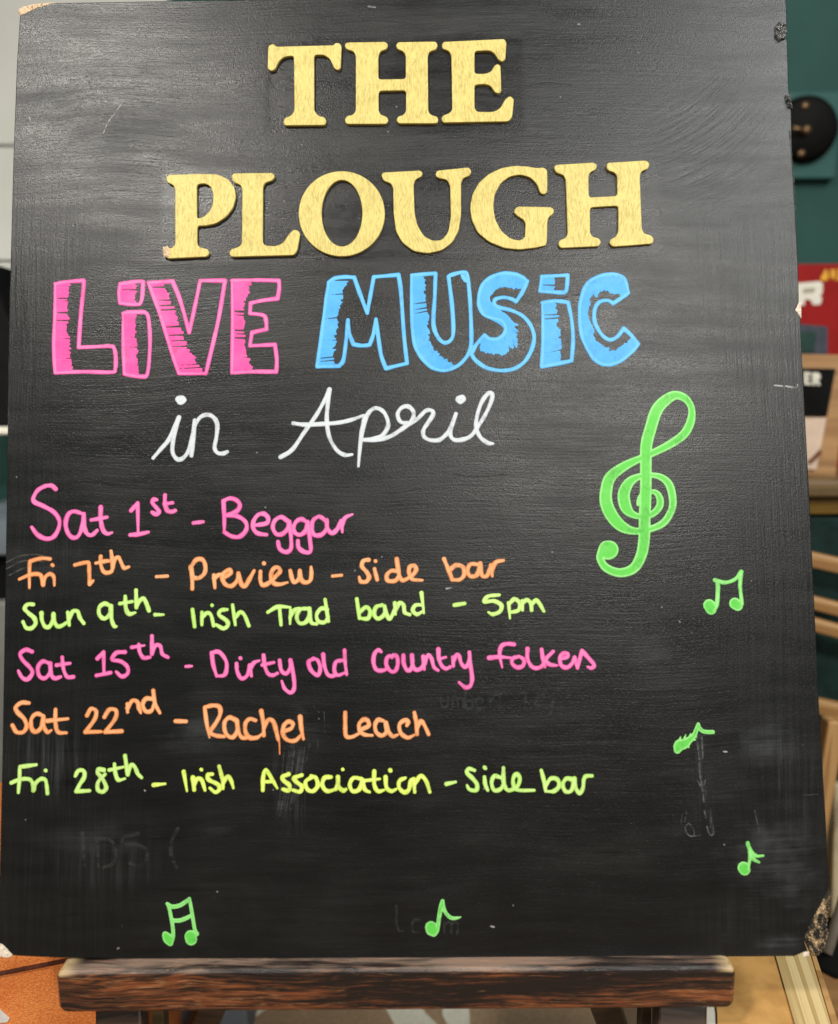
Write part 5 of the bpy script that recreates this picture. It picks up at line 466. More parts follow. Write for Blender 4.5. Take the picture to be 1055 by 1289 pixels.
for name, label, mat, strokes in [
 ('erased_writing', 'faint erased lettering ghost of I D S and a bracket', 'g', [('p', '-238.33,88.03,2.56 -236.65,65.81,2.55'), ('p', '-228.02,84.44,2.56 -226.42,64.57,2.55'), ('p', '-228.62,84.45,2.56 -218.37,83.2,2.56 -214.01,74.98,2.56 -215.66,66.82,2.55 -222.81,63.96,2.55'), ('p', '-197.99,87.74,2.56 -207.58,85.47,2.56 -208.7,80.79,2.56 -199.07,80.13,2.56 -191.79,75.99,2.56 -191.68,68.98,2.55 -196.41,64.35,2.55 -203.65,66.73,2.55'), ('p', '-169.15,91.05,2.56 -173.25,82.87,2.56 -173.71,72.35,2.56 -169.39,62.99,2.55')]),
 ('erased_writing', 'faint erased ghost lettering behind the bottom quaver', 'g', [('p', '-10.86,35.36,1.8 -10.63,30.32,1.8 -10.93,24.44,1.8 -8.8,17.73,1.8 -6.2,18.13,1.8'), ('p', '5.99,25.58,1.8 1.65,25.2,1.8 0.32,21.01,1.8 1.59,17.24,1.8 5.91,16.79,1.8'), ('p', '23.31,23.79,1.8 23.66,16.66,1.8'), ('p', '23.72,21.69,1.8 26.78,24.18,1.8 28.49,22.07,1.8 28.43,16.63,1.8'), ('p', '28.49,22.07,1.8 31.98,24.15,1.8 33.51,21.62,1.8 32.75,16.18,1.8')]),
 ('erased_writing', 'faint erased ghost lettering ending in 14', 'g', [('p', '22.79,183.11,1.85 23.39,177.23,1.85 27.36,177.2,1.85 28.1,183.72,1.85'), ('p', '31.33,176.51,1.85 31.4,183.04,1.85 34.45,183.02,1.85 35.3,176.48,1.85'), ('p', '35.37,182.36,1.85 38.43,182.99,1.85 39.27,176.06,1.85'), ('p', '40.74,187.55,1.85 41.25,175.78,1.85 45.89,176.4,1.85 45.29,180.97,1.85 41.31,180.35,1.85'), ('p', '48.57,178.34,1.85 53.22,179.61,1.85 51.94,182.88,1.85 48.6,180.95,1.85 49.19,175.72,1.85 55.15,175.94,1.85'), ('p', '58.55,182.18,1.85 59.12,175.64,1.85'), ('p', '59.18,179.56,1.85 62.57,184.76,1.85 66.53,184.07,1.85'), ('p', '81.8,185.92,1.85 84.46,186.55,1.85 84.94,176.09,1.85'), ('p', '80.94,174.43,1.85 88.89,175.41,1.85'), ('p', '98.37,186.44,1.85 91.59,178,1.85 104.81,177.24,1.85'), ('p', '105.64,185.73,1.85 104.11,175.29,1.85 102.28,170.09,1.85')]),
 ('rubbed_stem', 'rubbed out dark stem left below the smeared note', 'r', [('v', '209.09,153.75,1.19 209.73,147.02,1.19 210.67,136.95,1.18'), ('v', '212.97,154.56,0.85 213.14,146.99,1.02 213.29,138.6,0.85'), ('v', '210.62,135.27,1.52 210.77,126.91,1.35 211.77,118.55,1.01 212.45,113.55,1.01 212.91,106.89,1.18'), ('v', '208.5,122.75,0.67 210.9,118.14,0.84'), ('v', '214.63,122.7,0.67 213.01,117.71,0.67'), ('v', '213.05,101.07,1.18 213.99,96.08,1.01'), ('v', '217.61,102.7,0.5 217.83,91.91,0.5'), ('v', '214.61,89.45,1.01 215.74,85.3,0.84 217.37,83.22,0.84 219.12,84.86,0.84 219.08,88.59,0.67'), ('v', '201.55,92.03,0.5 198.93,89.56,0.84 199.64,85.42,0.75 202.53,82.92,0.75 205.1,83.73,0.67 204.81,87.87,0.5 201.55,92.03,0.5'), ('v', '205.49,82.9,0.67 210.17,83.52,0.5'), ('v', '200.12,100.33,0.42 198.61,92.88,0.59'), ('v', '197.09,98.7,0.42 195.78,92.07,0.42')]),
 ('scratch', '', 's', [('p', '-216.88,643.71,1.01 -220.47,637.98,1 -224.08,632.91,1')]),
 ('scratch', '', 's', [('p', '-224.67,631.63,1 -230.06,624.03,1 -233.58,615.15,1')]),
 ('scratch', '', 's', [('p', '276.31,413.2,1.2 282.26,412.54,1.2')]),
 ('scratch', '', 's', [('p', '284.65,412.52,1.2 292.36,411.24,1.2 293.65,413.65,1.2')]),
 ('scratch', 'pale line across the right edge', 't', [('p', '279.87,502.64,0.98 288.87,501.31,0.98 296.68,500.62,0.98')]),
 ('scratch', '', 't', [('p', '-299.29,284.95,0.89 -289.36,289.58,0.89 -277.55,290.66,0.89 -268.63,288.82,0.89')]),
 ('scratch', '', 't', [('p', '-299.16,280.23,0.89 -286.31,286.02,0.89 -269.72,285.29,0.89')]),
 ('scratch', '', 't', [('p', '-296.66,275.5,0.88 -287.33,280.13,0.89 -280.28,281.84,0.89')]),
 ('scratch', '', 't', [('p', '249.51,100.86,0.63 252.35,85.11,0.62')]),
 ('scratch', '', 't', [('p', '285.63,111.3,0.63 296.02,111.79,0.63')]),
 ('scratch', '', 't', [('p', '206.46,229.84,0.64 208.76,228.66,0.64')]),
 ('scratch', '', 't', [('p', '162.35,178.24,0.64 167.02,178.78,0.64')]),
 ('scratch', '', 't', [('p', '-255.31,625.57,0.56 -240.01,629.24,0.56 -215.37,627.71,0.56 -193.86,628.76,0.56')]),
 ('scratch', '', 't', [('p', '-252.15,621.71,0.56 -233.78,625.34,0.56 -212.24,624.48,0.56')]),
 ('scratch', '', 't', [('p', '-239.76,617.12,0.56 -215.24,620.05,0.56 -190.64,619.16,0.56')]),
 ('scratch', '', 't', [('p', '-248.78,607.67,0.56 -221.18,608.66,0.56 -196.57,605.23,0.56')]),
 ('scratch', '', 't', [('p', '-242.51,601.25,0.56 -214.93,602.24,0.56 -190.35,599.45,0.56')]),
 ('scratch', '', 't', [('p', '-237.9,678.02,0.57 -222.5,681.73,0.57 -207.03,682.22,0.57')]),
 ('scratch', '', 't', [('p', '-234.58,666.38,0.57 -216.13,671.34,0.57 -200.67,671.17,0.57')]),
 ('scratch', '', 't', [('p', '-246.51,645.94,0.57 -228.16,653.45,0.57 -209.69,655.82,0.57')]),
 ('paint_speck', '', 's', [('p', '-291.1,629.13,1.38 -290.09,625.93,1.38')]),
 ('paint_speck', '', 's', [('p', '-28.17,715.95,1.4 -23.21,715.25,1.4')]),
 ('paint_speck', '', 's', [('p', '180.81,676.12,1.39 181.41,675.79,1.39')]),
 ('paint_speck', '', 's', [('p', '135.11,699.88,1.39 136.34,699.68,1.39')]),
 ('paint_speck', '', 's', [('p', '-255.31,542.14,1.36 -254.94,541.94,1.36')]),
 ('paint_speck', '', 's', [('p', '-208.29,22.68,1.24 -207.83,22.46,1.24')]),
 ('paint_speck', '', 's', [('p', '-211.44,7.24,1.24 -210.31,7.79,1.24')]),
 ('paint_speck', '', 's', [('p', '-193.77,118.28,1.26 -193.18,117.99,1.26')]),
 ('paint_speck', '', 's', [('p', '199.09,237.46,1.28 199.65,236.64,1.28')]),
 ('paint_speck', '', 's', [('p', '228.54,142.89,1.26 230.84,142.64,1.26')]),
 ('paint_speck', '', 's', [('p', '57.05,20.84,1.24 59.33,20.27,1.24')]),
 ('paint_speck', '', 's', [('p', '27.69,262.81,1.29 31.23,263.37,1.29')]),
 ('brush_line', '', 'd', [('p', '-297.73,510.74,1.35 -298.35,489.04,1.35 -295.1,458.2,1.34 -290.06,427.56,1.33')]),
 ('brush_line', '', 'd', [('p', '-292.46,495.18,1.35 -290.59,470.45,1.34 -288.13,445.87,1.34')]),
 ('brush_line', '', 'd', [('p', '-293.62,470.48,1.34 -290.99,439.78,1.34 -287.77,409.28,1.33')]),
 ('brush_line', '', 'd', [('p', '-289.71,482.78,1.35 -289.16,473.52,1.34')]),
 ('brush_line', '', 'd', [('p', '295.81,611.58,1.37 296.73,589.4,1.37 297.51,564.2,1.36 297.81,542.27,1.35')]),
 ('brush_line', '', 'd', [('p', '-26.12,334.76,0.95 -8.32,334.61,0.95 9.51,337.43,0.95')]),
 ('brush_line', '', 'd', [('p', '-67.69,363.84,0.96 -43.87,361.82,0.96 -25.99,364.66,0.96')]),
 ('brush_line', '', 'd', [('p', '107.23,478.98,0.98 125.42,483.73,0.98 140.53,484.82,0.98')]),
 ('brush_line', '', 'd', [('p', '27.43,348.62,0.95 51.16,346.02,0.95 74.94,347.6,0.95')]),
 ('brush_line', '', 'd', [('p', '80.38,681.07,1.01 117.43,681.96,1.01 142.04,679.12,1.01')]),
 ('brush_line', '', 'd', [('p', '92.17,650.07,1 110.67,652.44,1 129.07,650.32,1')]),
 ('brush_line', '', 'd', [('p', '54.61,601.37,1 85.33,609.31,1 115.89,607.09,1')]),
 ('brush_line', '', 'd', [('p', '-55.48,701.95,1.01 -24.5,704.21,1.01 6.44,701.28,1.01')]),
 ('brush_line', '', 'd', [('p', '-128.31,498.54,0.98 -104.1,500.79,0.98')]),
 ('brush_line', '', 'd', [('p', '24.86,108.17,0.91 47.98,110.26,0.91 76.78,106.66,0.91')]),
 ('brush_line', '', 'd', [('p', '1.28,46.72,0.9 24.17,43.23,0.9 47.09,44.17,0.9')]),
 ('brush_line', '', 'd', [('p', '-216.04,324.51,0.95 -215.12,306.69,0.95')]),
 ('brush_line', '', 'd', [('p', '-162.6,324.04,0.95 -149.56,325.71,0.95')]),
 ('brush_line', '', 'd', [('p', '105.99,124.52,0.92 129.04,121.52,0.91 140.64,123.13,0.92')]),
 ('wipe_mark', '', 't', [('p', '-79.9,516.07,0.74 -49.58,516.4,0.74 -27.75,516.81,0.74')]),
 ('wipe_mark', '', 't', [('p', '-185.71,531.44,0.74 -185.11,575.36,0.75')]),
 ('wipe_mark', '', 't', [('p', '29.25,518.11,0.74 53.49,518.5,0.74')]),
 ('wipe_mark', '', 'g', [('p', '-86.16,148.72,4.6 -90.15,123.17,4.58 -95.27,101.17,4.56')]),
 ('wipe_mark', '', 'g', [('p', '-79.19,145.81,4.6 -82.62,123.11,4.58 -87.2,104.49,4.57')]),
 ('wipe_mark', '', 't', [('p', '-91.97,148.76,0.46 -94.2,123.2,0.46 -97,100.61,0.46')]),
 ('wipe_mark', '', 't', [('p', '-89.03,137.35,0.46 -92.43,114.69,0.46 -95.26,98.91,0.46')]),
 ('wipe_mark', '', 't', [('p', '-84.41,145.85,0.46 -87.82,120.32,0.46 -90.65,102.26,0.46')]),
 ('wipe_mark', '', 't', [('p', '-80.92,142.98,0.46 -84.35,123.13,0.46 -87.21,107.87,0.46')]),
 ('wipe_mark', '', 't', [('p', '-76.87,148.65,0.46 -79.73,128.76,0.46')]),
 ('wipe_mark', '', 't', [('p', '-73.39,151.47,0.46 -75.69,138.39,0.46')]),
 ('wipe_mark', '', 't', [('p', '-70.51,177.2,0.46 -66.43,173.15,0.46')]),
 ('wipe_mark', '', 't', [('p', '-62.93,173.7,0.46 -62.35,158.81,0.46')]),
 ('wipe_mark', '', 't', [('p', '-67.58,154.28,0.46 -67.58,147.43,0.46')]),
 ('wipe_mark', '', 'g', [('p', '210.98,154.41,3.45 211.78,143.59,3.44 212.04,133.93,3.44')]),
 ('wipe_mark', '', 'g', [('p', '217.24,99.98,3.42 218.04,89.85,3.41 219.04,85.36,3.41')]),
 ('wipe_mark', '', 'g', [('p', '213.33,120.88,3.43 214.2,112.4,3.42')]),
]:
    me = drawn(name, strokes, height=.02, flat=.5); o = link(name, me, {'g': GHOST, 'r': RUB, 's': SCR, 't': SCR2, 'd': DARKL}[mat], board)
    if label: o['label'] = label
for name, label, mat, pts, hgt, z in [
 ('chipped_corner', 'worn pale fibreboard at the upper left corner', 'raw', '-303.3,715.7 -300.27,718.93 -291.63,721.44 -275.49,722.89 -272.98,721.89 -277.88,718.68 -287.14,716.18 -293.9,712.99 -300.05,710.46', 1.2, -1.6),
 ('chipped_corner', 'torn fibreboard corner at the lower right', 'torn', '299.95,45.94 301.55,43.43 301.62,36.11 299.47,28.82 297.54,19.89 298.86,15.02 296.11,6.95 292.93,0.49 288.24,-1.51 284.26,3.79 281.63,10.24 284.05,17.55 287.72,24.81 293.98,33.73', 3.2, -1.2),
 ('chipped_corner', 'chipped white corner at the lower left', 'pale', '-299.68,13.37 -293.91,11.67 -286.23,2.8 -290.17,0.62 -299.35,1.78', 1.0, -1.4),
 ('edge_chip', 'bare chip on the right edge', 'pale', '293.95,471.04 297.51,477.15 299.47,476.52 299.16,464.85 296.47,466.71', 0.9, -1.0),
 ('edge_chip', 'pale chip beside the torn corner', 'pale', '280.39,1.12 284.96,1.64 284.82,-1.65 280.25,-2.17', 0.8, -0.4),
 ('edge_chip', 'chipped foot of the gold letter P', 'raw', '-185.6,523.33 -181.97,524.55 -179.49,520.78 -180.63,515.19 -184.89,515.86', 0.8, 2.2),
 ('paint_blister', 'dented blistered paint near the upper right corner', 'dent', '287.54,695.64 290.78,699.49 295.64,697.49 297.25,691.65 295.14,685.21 290.13,683.33 287.23,687.88', 2.2, -0.3),
 ('paint_blister', 'small dent on the right edge', 'dent', '293.31,640.27 297.04,641.51 297.95,633.83 298.99,629.36 295.34,630.03 293.72,635.15', 2.2, -0.3),
]:
    me = patch(name, pts, hgt); me.transform(Matrix.Translation((0, 0, z/1000)))
    o = link(name, me, {'raw': RAW, 'pale': RAWP, 'torn': RAWD, 'dent': DENT}[mat], board); o['label'] = label
# ------------------------------------------------------------------ the easel
easel = empty('easel', (0, .1, -.35)); tag(easel, 'dark stained wooden easel with a worn rounded ledge holding up the chalkboard', 'easel')
def on_easel(o): o.matrix_parent_inverse = Matrix.Translation((0, -.1, .35)); return o
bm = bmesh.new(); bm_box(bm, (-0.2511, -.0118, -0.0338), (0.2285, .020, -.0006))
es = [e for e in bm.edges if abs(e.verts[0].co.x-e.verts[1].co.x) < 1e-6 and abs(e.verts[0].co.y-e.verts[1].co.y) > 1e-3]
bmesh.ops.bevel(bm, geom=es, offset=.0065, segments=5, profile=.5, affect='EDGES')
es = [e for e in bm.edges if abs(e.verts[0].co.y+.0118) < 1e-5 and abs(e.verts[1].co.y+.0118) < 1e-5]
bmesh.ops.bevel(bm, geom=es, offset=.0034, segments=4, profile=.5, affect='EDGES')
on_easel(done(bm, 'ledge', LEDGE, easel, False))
# two front legs in line with the board, a thinner rail beside each, two legs splayed to the rear
for a, b, w, t in (((-0.2158, 0.0120, -0.0538), (-0.2062, -0.0200, -0.1188), .034, .018), ((0.1978, 0.0120, -0.0569), (0.1880, -0.0200, -0.1217), .036, .018)):
    a, b = Vector(a), Vector(b); d = (b-a)/(b.z-a.z); q = a+d*(-.349-a.z); p = a+d*(.25-a.z)
    on_easel(bar('leg', p, q, w, t, DARKWOOD, easel, .002, (1, 0, 0)))
for a, b, w, t in (((-0.1997, 0.0450, -0.0824), (-0.2033, 0.0450, -0.1870), .009, .014), ((0.1819, 0.0450, -0.0853), (0.1829, 0.0450, -0.1898), .008, .014)):
    a, b = Vector(a), Vector(b); d = (b-a)/(b.z-a.z); q = a+d*(-.349-a.z); p = a+d*(.1-a.z)
    on_easel(bar('rail', p, q, w, t, wood('olive_stained_wood', (.05, .035, .015), (.10, .07, .03), 2), easel, .001, (1, 0, 0)))
for a, b in (((-0.1787, 0.1000, -0.1301), (-0.1907, 0.1150, -0.1628)), ((0.1678, 0.1000, -0.1327), (0.1785, 0.1150, -0.1656))):
    a, b = Vector(a), Vector(b); d = (b-a)/(b.z-a.z); q = a+d*(-.349-a.z); p = a+d*(.0-a.z)
    on_easel(bar('rear_leg', p, q, .024, .02, DARKWOOD, easel, .002, (1, 0, 0)))
# ------------------------------------------------------------------ things round the easel
# orange cushion at the left
cu = empty('cushion', (-.40, .12, -.35)); tag(cu, 'orange woven cushion with white printed shapes at the lower left of the easel', 'cushion')
bm = bmesh.new(); bm_box(bm, (-.28, -.09, 0), (.150, .20, .328), .011, 4)
done(bm, 'cover', CLOTH, cu, True)
cu.rotation_euler = (0, 0, .12)
bar('seam', (-.26, -.0903, .268), (.145, -.0903, .3175), .0032, .004, SEAM, cu, .0014)
for z0, z1, x1 in ((.266, .2835, .074), (.240, .262, .074)):
    prism('print', [(-.2, -.0902, z0-.01), (x1-.002, -.0902, z0), (x1, -.0902, z0+.003), (x1-.011, -.0902, z1), (-.2, -.0902, z1-.01)], (0, -.0006, 0), CLOTHW, cu, 0)
# bench with a hardboard top and a pine edge at the right
be = empty('bench', (.3, .1, -.35)); tag(be, 'low tan bench with a pale pine edge at the lower right of the easel', 'bench')
def on_bench(o): o.matrix_parent_inverse = Matrix.Translation((-.3, -.1, .35)); return o
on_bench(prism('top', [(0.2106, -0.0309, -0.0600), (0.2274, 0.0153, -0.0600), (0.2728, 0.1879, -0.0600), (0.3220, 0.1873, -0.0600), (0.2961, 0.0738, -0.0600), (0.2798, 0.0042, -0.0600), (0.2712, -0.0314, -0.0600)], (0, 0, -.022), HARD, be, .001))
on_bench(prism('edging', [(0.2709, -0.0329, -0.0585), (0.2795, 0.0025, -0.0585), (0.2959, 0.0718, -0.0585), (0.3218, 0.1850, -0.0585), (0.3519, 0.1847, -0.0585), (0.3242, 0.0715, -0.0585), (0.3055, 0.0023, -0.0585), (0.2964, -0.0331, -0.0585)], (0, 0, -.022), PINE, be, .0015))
on_bench(prism('lipping', [(0.2985, -0.0305, -0.0610), (0.3080, 0.0051, -0.0610), (0.3269, 0.0747, -0.0610), (0.3545, 0.1885, -0.0610), (0.3575, 0.1884, -0.0610), (0.3304, 0.0747, -0.0610), (0.3129, 0.0051, -0.0610), (0.3045, -0.0306, -0.0610)], (0, 0, -.022), SLAT, be, .001))
on_bench(prism('side_strip', [(0.2027, -0.0287, -0.0620), (0.2189, 0.0177, -0.0620), (0.2633, 0.1911, -0.0620), (0.2732, 0.1910, -0.0620), (0.2278, 0.0176, -0.0620), (0.2109, -0.0288, -0.0620)], (0, 0, -.02), CREAM, be, .001))
for x, y in ((.245, 0), (.315, .02), (.245, .13), (.30, .14)):
    on_bench(box('leg', (x-.012, y-.012, -.3495), (x+.012, y+.012, -.0835), SLAT, be))
# printed mat under the easel
mt = empty('floor_mat', (0, .5, -.35)); tag(mt, 'brown floor mat with cream printed bands seen under the easel ledge', 'mat')
def on_mat(o): o.matrix_parent_inverse = Matrix.Translation((0, -.5, .35)); return o
on_mat(box('mat', (-.27, .10, -.3496), (.245, .62, -.344), MATM, mt, .001))
for k, pts in enumerate(([(-0.2162, 0.3177, -0.3440), (-0.1824, 0.3565, -0.3440), (-0.1751, 0.3933, -0.3440), (-0.2246, 0.3938, -0.3440), (-0.2212, 0.3480, -0.3440), (-0.2499, 0.3179, -0.3440)],
            [(-0.0192, 0.3101, -0.3440), (-0.0363, 0.3463, -0.3440), (-0.0476, 0.3786, -0.3440), (-0.0059, 0.3783, -0.3440), (0.0088, 0.3459, -0.3440), (0.0372, 0.3097, -0.3440)],
            [(0.0419, 0.3096, -0.3440), (0.0298, 0.3420, -0.3440), (0.0308, 0.3779, -0.3440), (0.0635, 0.3776, -0.3440), (0.0613, 0.3095, -0.3440)])):
    on_mat(prism('printed_band', pts, (0, 0, .0006), MATC, mt, 0))
bx = empty('storage_box', (-.25, .3, -.35)); tag(bx, 'blue grey plastic box on the floor between the cushion and the easel leg', 'box')
box('body', (-.06, 0, .0005), (.055, .12, .12), GREYB, bx, .004); box('lid', (-.063, -.003, .1205), (.058, .123, .13), GREYB, bx, .003)
# ------------------------------------------------------------------ the room behind
# round light switch on a painted block
sw = empty('light_switch', (0.6749, 0.9500, 0.8335)); tag(sw, 'round black light switch with brass screws on a teal block high on the wall', 'light switch')
def on_sw(o): o.matrix_parent_inverse = Matrix.Translation(-sw.location); return o
A0, A1 = Vector((0.5978, 0.9400, 0.8890)), Vector((0.7256, 0.9400, 0.7494)); S0, SR = Vector((0.6658, 0.9300, 0.8276)), Vector((0.7197, 0.9300, 0.8271))
on_sw(box('backing_block', (A0.x, .932, A1.z), (A1.x, .9495, A0.z), TEAL2, sw, .003))
r = SR.x-S0.x
bm = bmesh.new(); prof = [(r, 0), (r, .006), (r*.97, .011), (r*.8, .016), (0, .019)]; ring = []
for rr, dy in prof[:-1]: ring.append([bm.verts.new((S0.x+rr*math.cos(a), .9315-dy, S0.z+rr*math.sin(a))) for a in [k*math.pi/24 for k in range(48)]])
top = bm.verts.new((S0.x, .9315-.019, S0.z))
for a, b in zip(ring[:-1], ring[1:]):
    for k in range(48): bm.faces.new((a[k], a[(k+1) % 48], b[(k+1) % 48], b[k]))
for k in range(48): bm.faces.new((ring[-1][k], ring[-1][(k+1) % 48], top))
bm.faces.new(ring[0])
on_sw(done(bm, 'plate', BLACK, sw, True))
for p in ((0.6574, 0.9140, 0.8611), (0.6557, 0.9140, 0.7858)):
    p = Vector(p); on_sw(tube('screw', p+Vector((0, .008, 0)), p+Vector((0, -.002, 0)), .0055, BRASS, sw))
p, q = Vector((0.6585, 0.9080, 0.8212)), Vector((0.6314, 0.8980, 0.8216))
on_sw(tube('toggle', p, q, .0028, BRASS, sw)); on_sw(tube('boss', p+Vector((0, .01, 0)), p+Vector((0, -.004, 0)), .0065, BRASS, sw))
# side table with things on it
TT = Vector((0.5546, 0.6000, 0.2673)); tz = TT.z
tb = empty('side_table', (.72, .72, -.35)); tag(tb, 'honey coloured wooden side table against the teal wall', 'table')
def on_tb(o): o.matrix_parent_inverse = Matrix.Translation((-.72, -.72, .35)); return o
on_tb(box('tabletop', (.36, .60, tz-.022), (1.15, .93, tz), wood('aged_oak', (.12, .075, .03), (.22, .135, .055), 0), tb, .003))
on_tb(box('apron', (.40, .622, tz-.05), (1.11, .90, tz-.0225), wood('yellow_oak', (.16, .085, .012), (.29, .16, .022), 0), tb, .002))
for x in (.42, 1.06):
    for y in (.63, .86): on_tb(box('leg', (x, y, -.3495), (x+.035, y+.035, tz-.0505), FRAMEW, tb, .003))
lb = empty('letter_board', Vector((0.5599, 0.6600, 0.2673)) ); lb.location.z = tz+.0005; tag(lb, 'pine framed black letter board with white letters on the side table', 'letter board')
def on_lb(o): o.matrix_parent_inverse = Matrix.Translation(-lb.location); return o
def q_(px, py, dy=0): 
    return None
on_lb(prism('frame', [(0.4732, 0.6720, 0.4479), (0.6351, 0.6720, 0.4430), (0.6220, 0.6600, 0.2655), (0.4778, 0.6600, 0.2715)], (0, .014, 0), FRAMEW, lb, .002))
on_lb(prism('black_panel', [(0.4844, 0.6680, 0.4261), (0.6137, 0.6680, 0.4238), (0.6028, 0.6620, 0.3552), (0.4857, 0.6620, 0.3574)], (0, .006, 0), BLACKM, lb, 0))
on_lb(prism('cream_panel', [(0.4856, 0.6615, 0.3551), (0.6021, 0.6615, 0.3530), (0.5900, 0.6560, 0.2780), (0.4873, 0.6560, 0.2824)], (0, .006, 0), plain('pinkish_card', (.66, .50, .38), .7, .08, 40), lb, 0))
def letters(par, conv_, polys, mat, name, vec):
    for pl in polys: conv_(prism(name, pl, vec, mat, par, 0))
letters(lb, on_lb, [
 [(0.5665, 0.6640, 0.4196), (0.5764, 0.6640, 0.4183), (0.5766, 0.6640, 0.4144), (0.5709, 0.6640, 0.4144), (0.5711, 0.6640, 0.4116), (0.5757, 0.6640, 0.4115), (0.5759, 0.6640, 0.4081), (0.5713, 0.6640, 0.4082), (0.5715, 0.6640, 0.4047), (0.5773, 0.6640, 0.4047), (0.5775, 0.6640, 0.4007), (0.5677, 0.6640, 0.4014)],
 [(0.5787, 0.6640, 0.4183), (0.5867, 0.6640, 0.4182), (0.5904, 0.6640, 0.4148), (0.5907, 0.6640, 0.4103), (0.5880, 0.6640, 0.4080), (0.5914, 0.6640, 0.4000), (0.5874, 0.6640, 0.4000), (0.5840, 0.6640, 0.4069), (0.5839, 0.6640, 0.4001), (0.5799, 0.6640, 0.4001)]], CREAM, 'letter', (0, .0035, 0))
letters(lb, on_lb, [[(0.5756, 0.6520, 0.2913), (0.5822, 0.6520, 0.2959), (0.5919, 0.6520, 0.3074), (0.5945, 0.6520, 0.3028), (0.5870, 0.6520, 0.2935), (0.5805, 0.6520, 0.2878)]], plain('brown_print', (.16, .05, .02), .6), 'brown_mark', (0, .003, 0))
rb = empty('red_box', (0.6408, 0.7800, 0.4556)); rb.location.z = tz+.0005; tag(rb, 'red card box with a white letter and yellow lettering behind the letter board', 'box')
def on_rb(o): o.matrix_parent_inverse = Matrix.Translation(-rb.location); return o
zr = Vector((0.6319, 0.7800, 0.5869)).z; xr0 = Vector((0.5485, 0.7800, 0.5299)).x; xr1 = Vector((0.7044, 0.7800, 0.5284)).x
on_rb(box('carton', (xr0, .78, tz+.0005), (xr1, .88, zr), RED, rb, .002))
letters(rb, on_rb, [[(0.6060, 0.7790, 0.5582), (0.6357, 0.7790, 0.5604), (0.6409, 0.7790, 0.5567), (0.6413, 0.7790, 0.5422), (0.6372, 0.7790, 0.5386), (0.6411, 0.7790, 0.5350), (0.6393, 0.7790, 0.5253), (0.6282, 0.7790, 0.5242), (0.6226, 0.7790, 0.5327), (0.6139, 0.7790, 0.5328), (0.6145, 0.7790, 0.5243), (0.5983, 0.7790, 0.5232), (0.5961, 0.7790, 0.5583)]], CREAM, 'white_letter', (0, .0012, 0))
letters(rb, on_rb, [[(0.6109, 0.7775, 0.5496), (0.6282, 0.7775, 0.5506), (0.6286, 0.7775, 0.5446), (0.6113, 0.7775, 0.5436)]], plain('khaki_print', (.40, .37, .27), .6), 'letter_centre', (0, .0012, 0))
letters(rb, on_rb, [[(0.6377, 0.7790, 0.5676), (0.6443, 0.7790, 0.5795), (0.6500, 0.7790, 0.5687), (0.6468, 0.7790, 0.5615), (0.6368, 0.7790, 0.5616)], [(0.6505, 0.7790, 0.5782), (0.6592, 0.7790, 0.5782), (0.6617, 0.7790, 0.5601), (0.6550, 0.7790, 0.5674), (0.6530, 0.7790, 0.5614)], [(0.6628, 0.7790, 0.5793), (0.6715, 0.7790, 0.5792), (0.6729, 0.7790, 0.5600), (0.6642, 0.7790, 0.5601)]], YEL, 'yellow_letter', (0, .0012, 0))
on_rb(prism('picture', [(0.5874, 0.7790, 0.4978), (0.6529, 0.7790, 0.4911), (0.6559, 0.7790, 0.4480), (0.5905, 0.7790, 0.4486)], (0, .0012, 0), SLATE, rb, 0))
on_rb(prism('picture_centre', [(0.5875, 0.7775, 0.4854), (0.6352, 0.7775, 0.4825), (0.6336, 0.7775, 0.4506), (0.5897, 0.7775, 0.4510)], (0, .0012, 0), plain('deep_green_print', (.012, .045, .036), .5), rb, 0))
# slatted chair below the table
chz = empty('slatted_chair', (.62, .5, -.35)); tag(chz, 'slatted pine chair with dark green upholstery right of the chalkboard', 'chair')
def on_ch(o): o.matrix_parent_inverse = Matrix.Translation((-.62, -.5, .35)); return o
for (a, b, w) in (((0.4502, 0.5000, 0.1933), (0.5936, 0.4600, 0.1638), .019), ((0.4534, 0.5000, 0.1384), (0.5984, 0.4600, 0.1053), .017), ((0.4506, 0.4900, 0.1135), (0.5948, 0.4500, 0.0785), .017), ((0.4526, 0.4800, 0.0041), (0.5969, 0.4400, -0.0180), .020)):
    on_ch(bar('slat', a, b, w, .014, SLAT, chz, .003))
on_ch(prism('back_cushion', [(0.4526, 0.5350, 0.2238), (0.6275, 0.5100, 0.2265), (0.6602, 0.5100, -0.1664), (0.4750, 0.5350, -0.1786)], (0, .03, 0), DKGREEN, chz, .008))
for (a, b) in (((0.5165, 0.4200, 0.0150), (0.5007, 0.4200, -0.1859)),): 
    a, b = Vector(a), Vector(b); d = (b-a)/(b.z-a.z); on_ch(bar('leg', a-d*.02, a+d*(-.3495-a.z), .022, .02, SLAT, chz, .003, (1, 0, 0)))
a, b = Vector((0.5505, 0.4500, -0.1051)), Vector((0.5355, 0.4000, -0.3101)); d = (b-a)/(b.z-a.z)
on_ch(bar('leg', a, a+d*(-.3495-a.z), .034, .022, plain('pale_birch', (.52, .43, .26), .5), chz, .003, (1, 0, 0)))
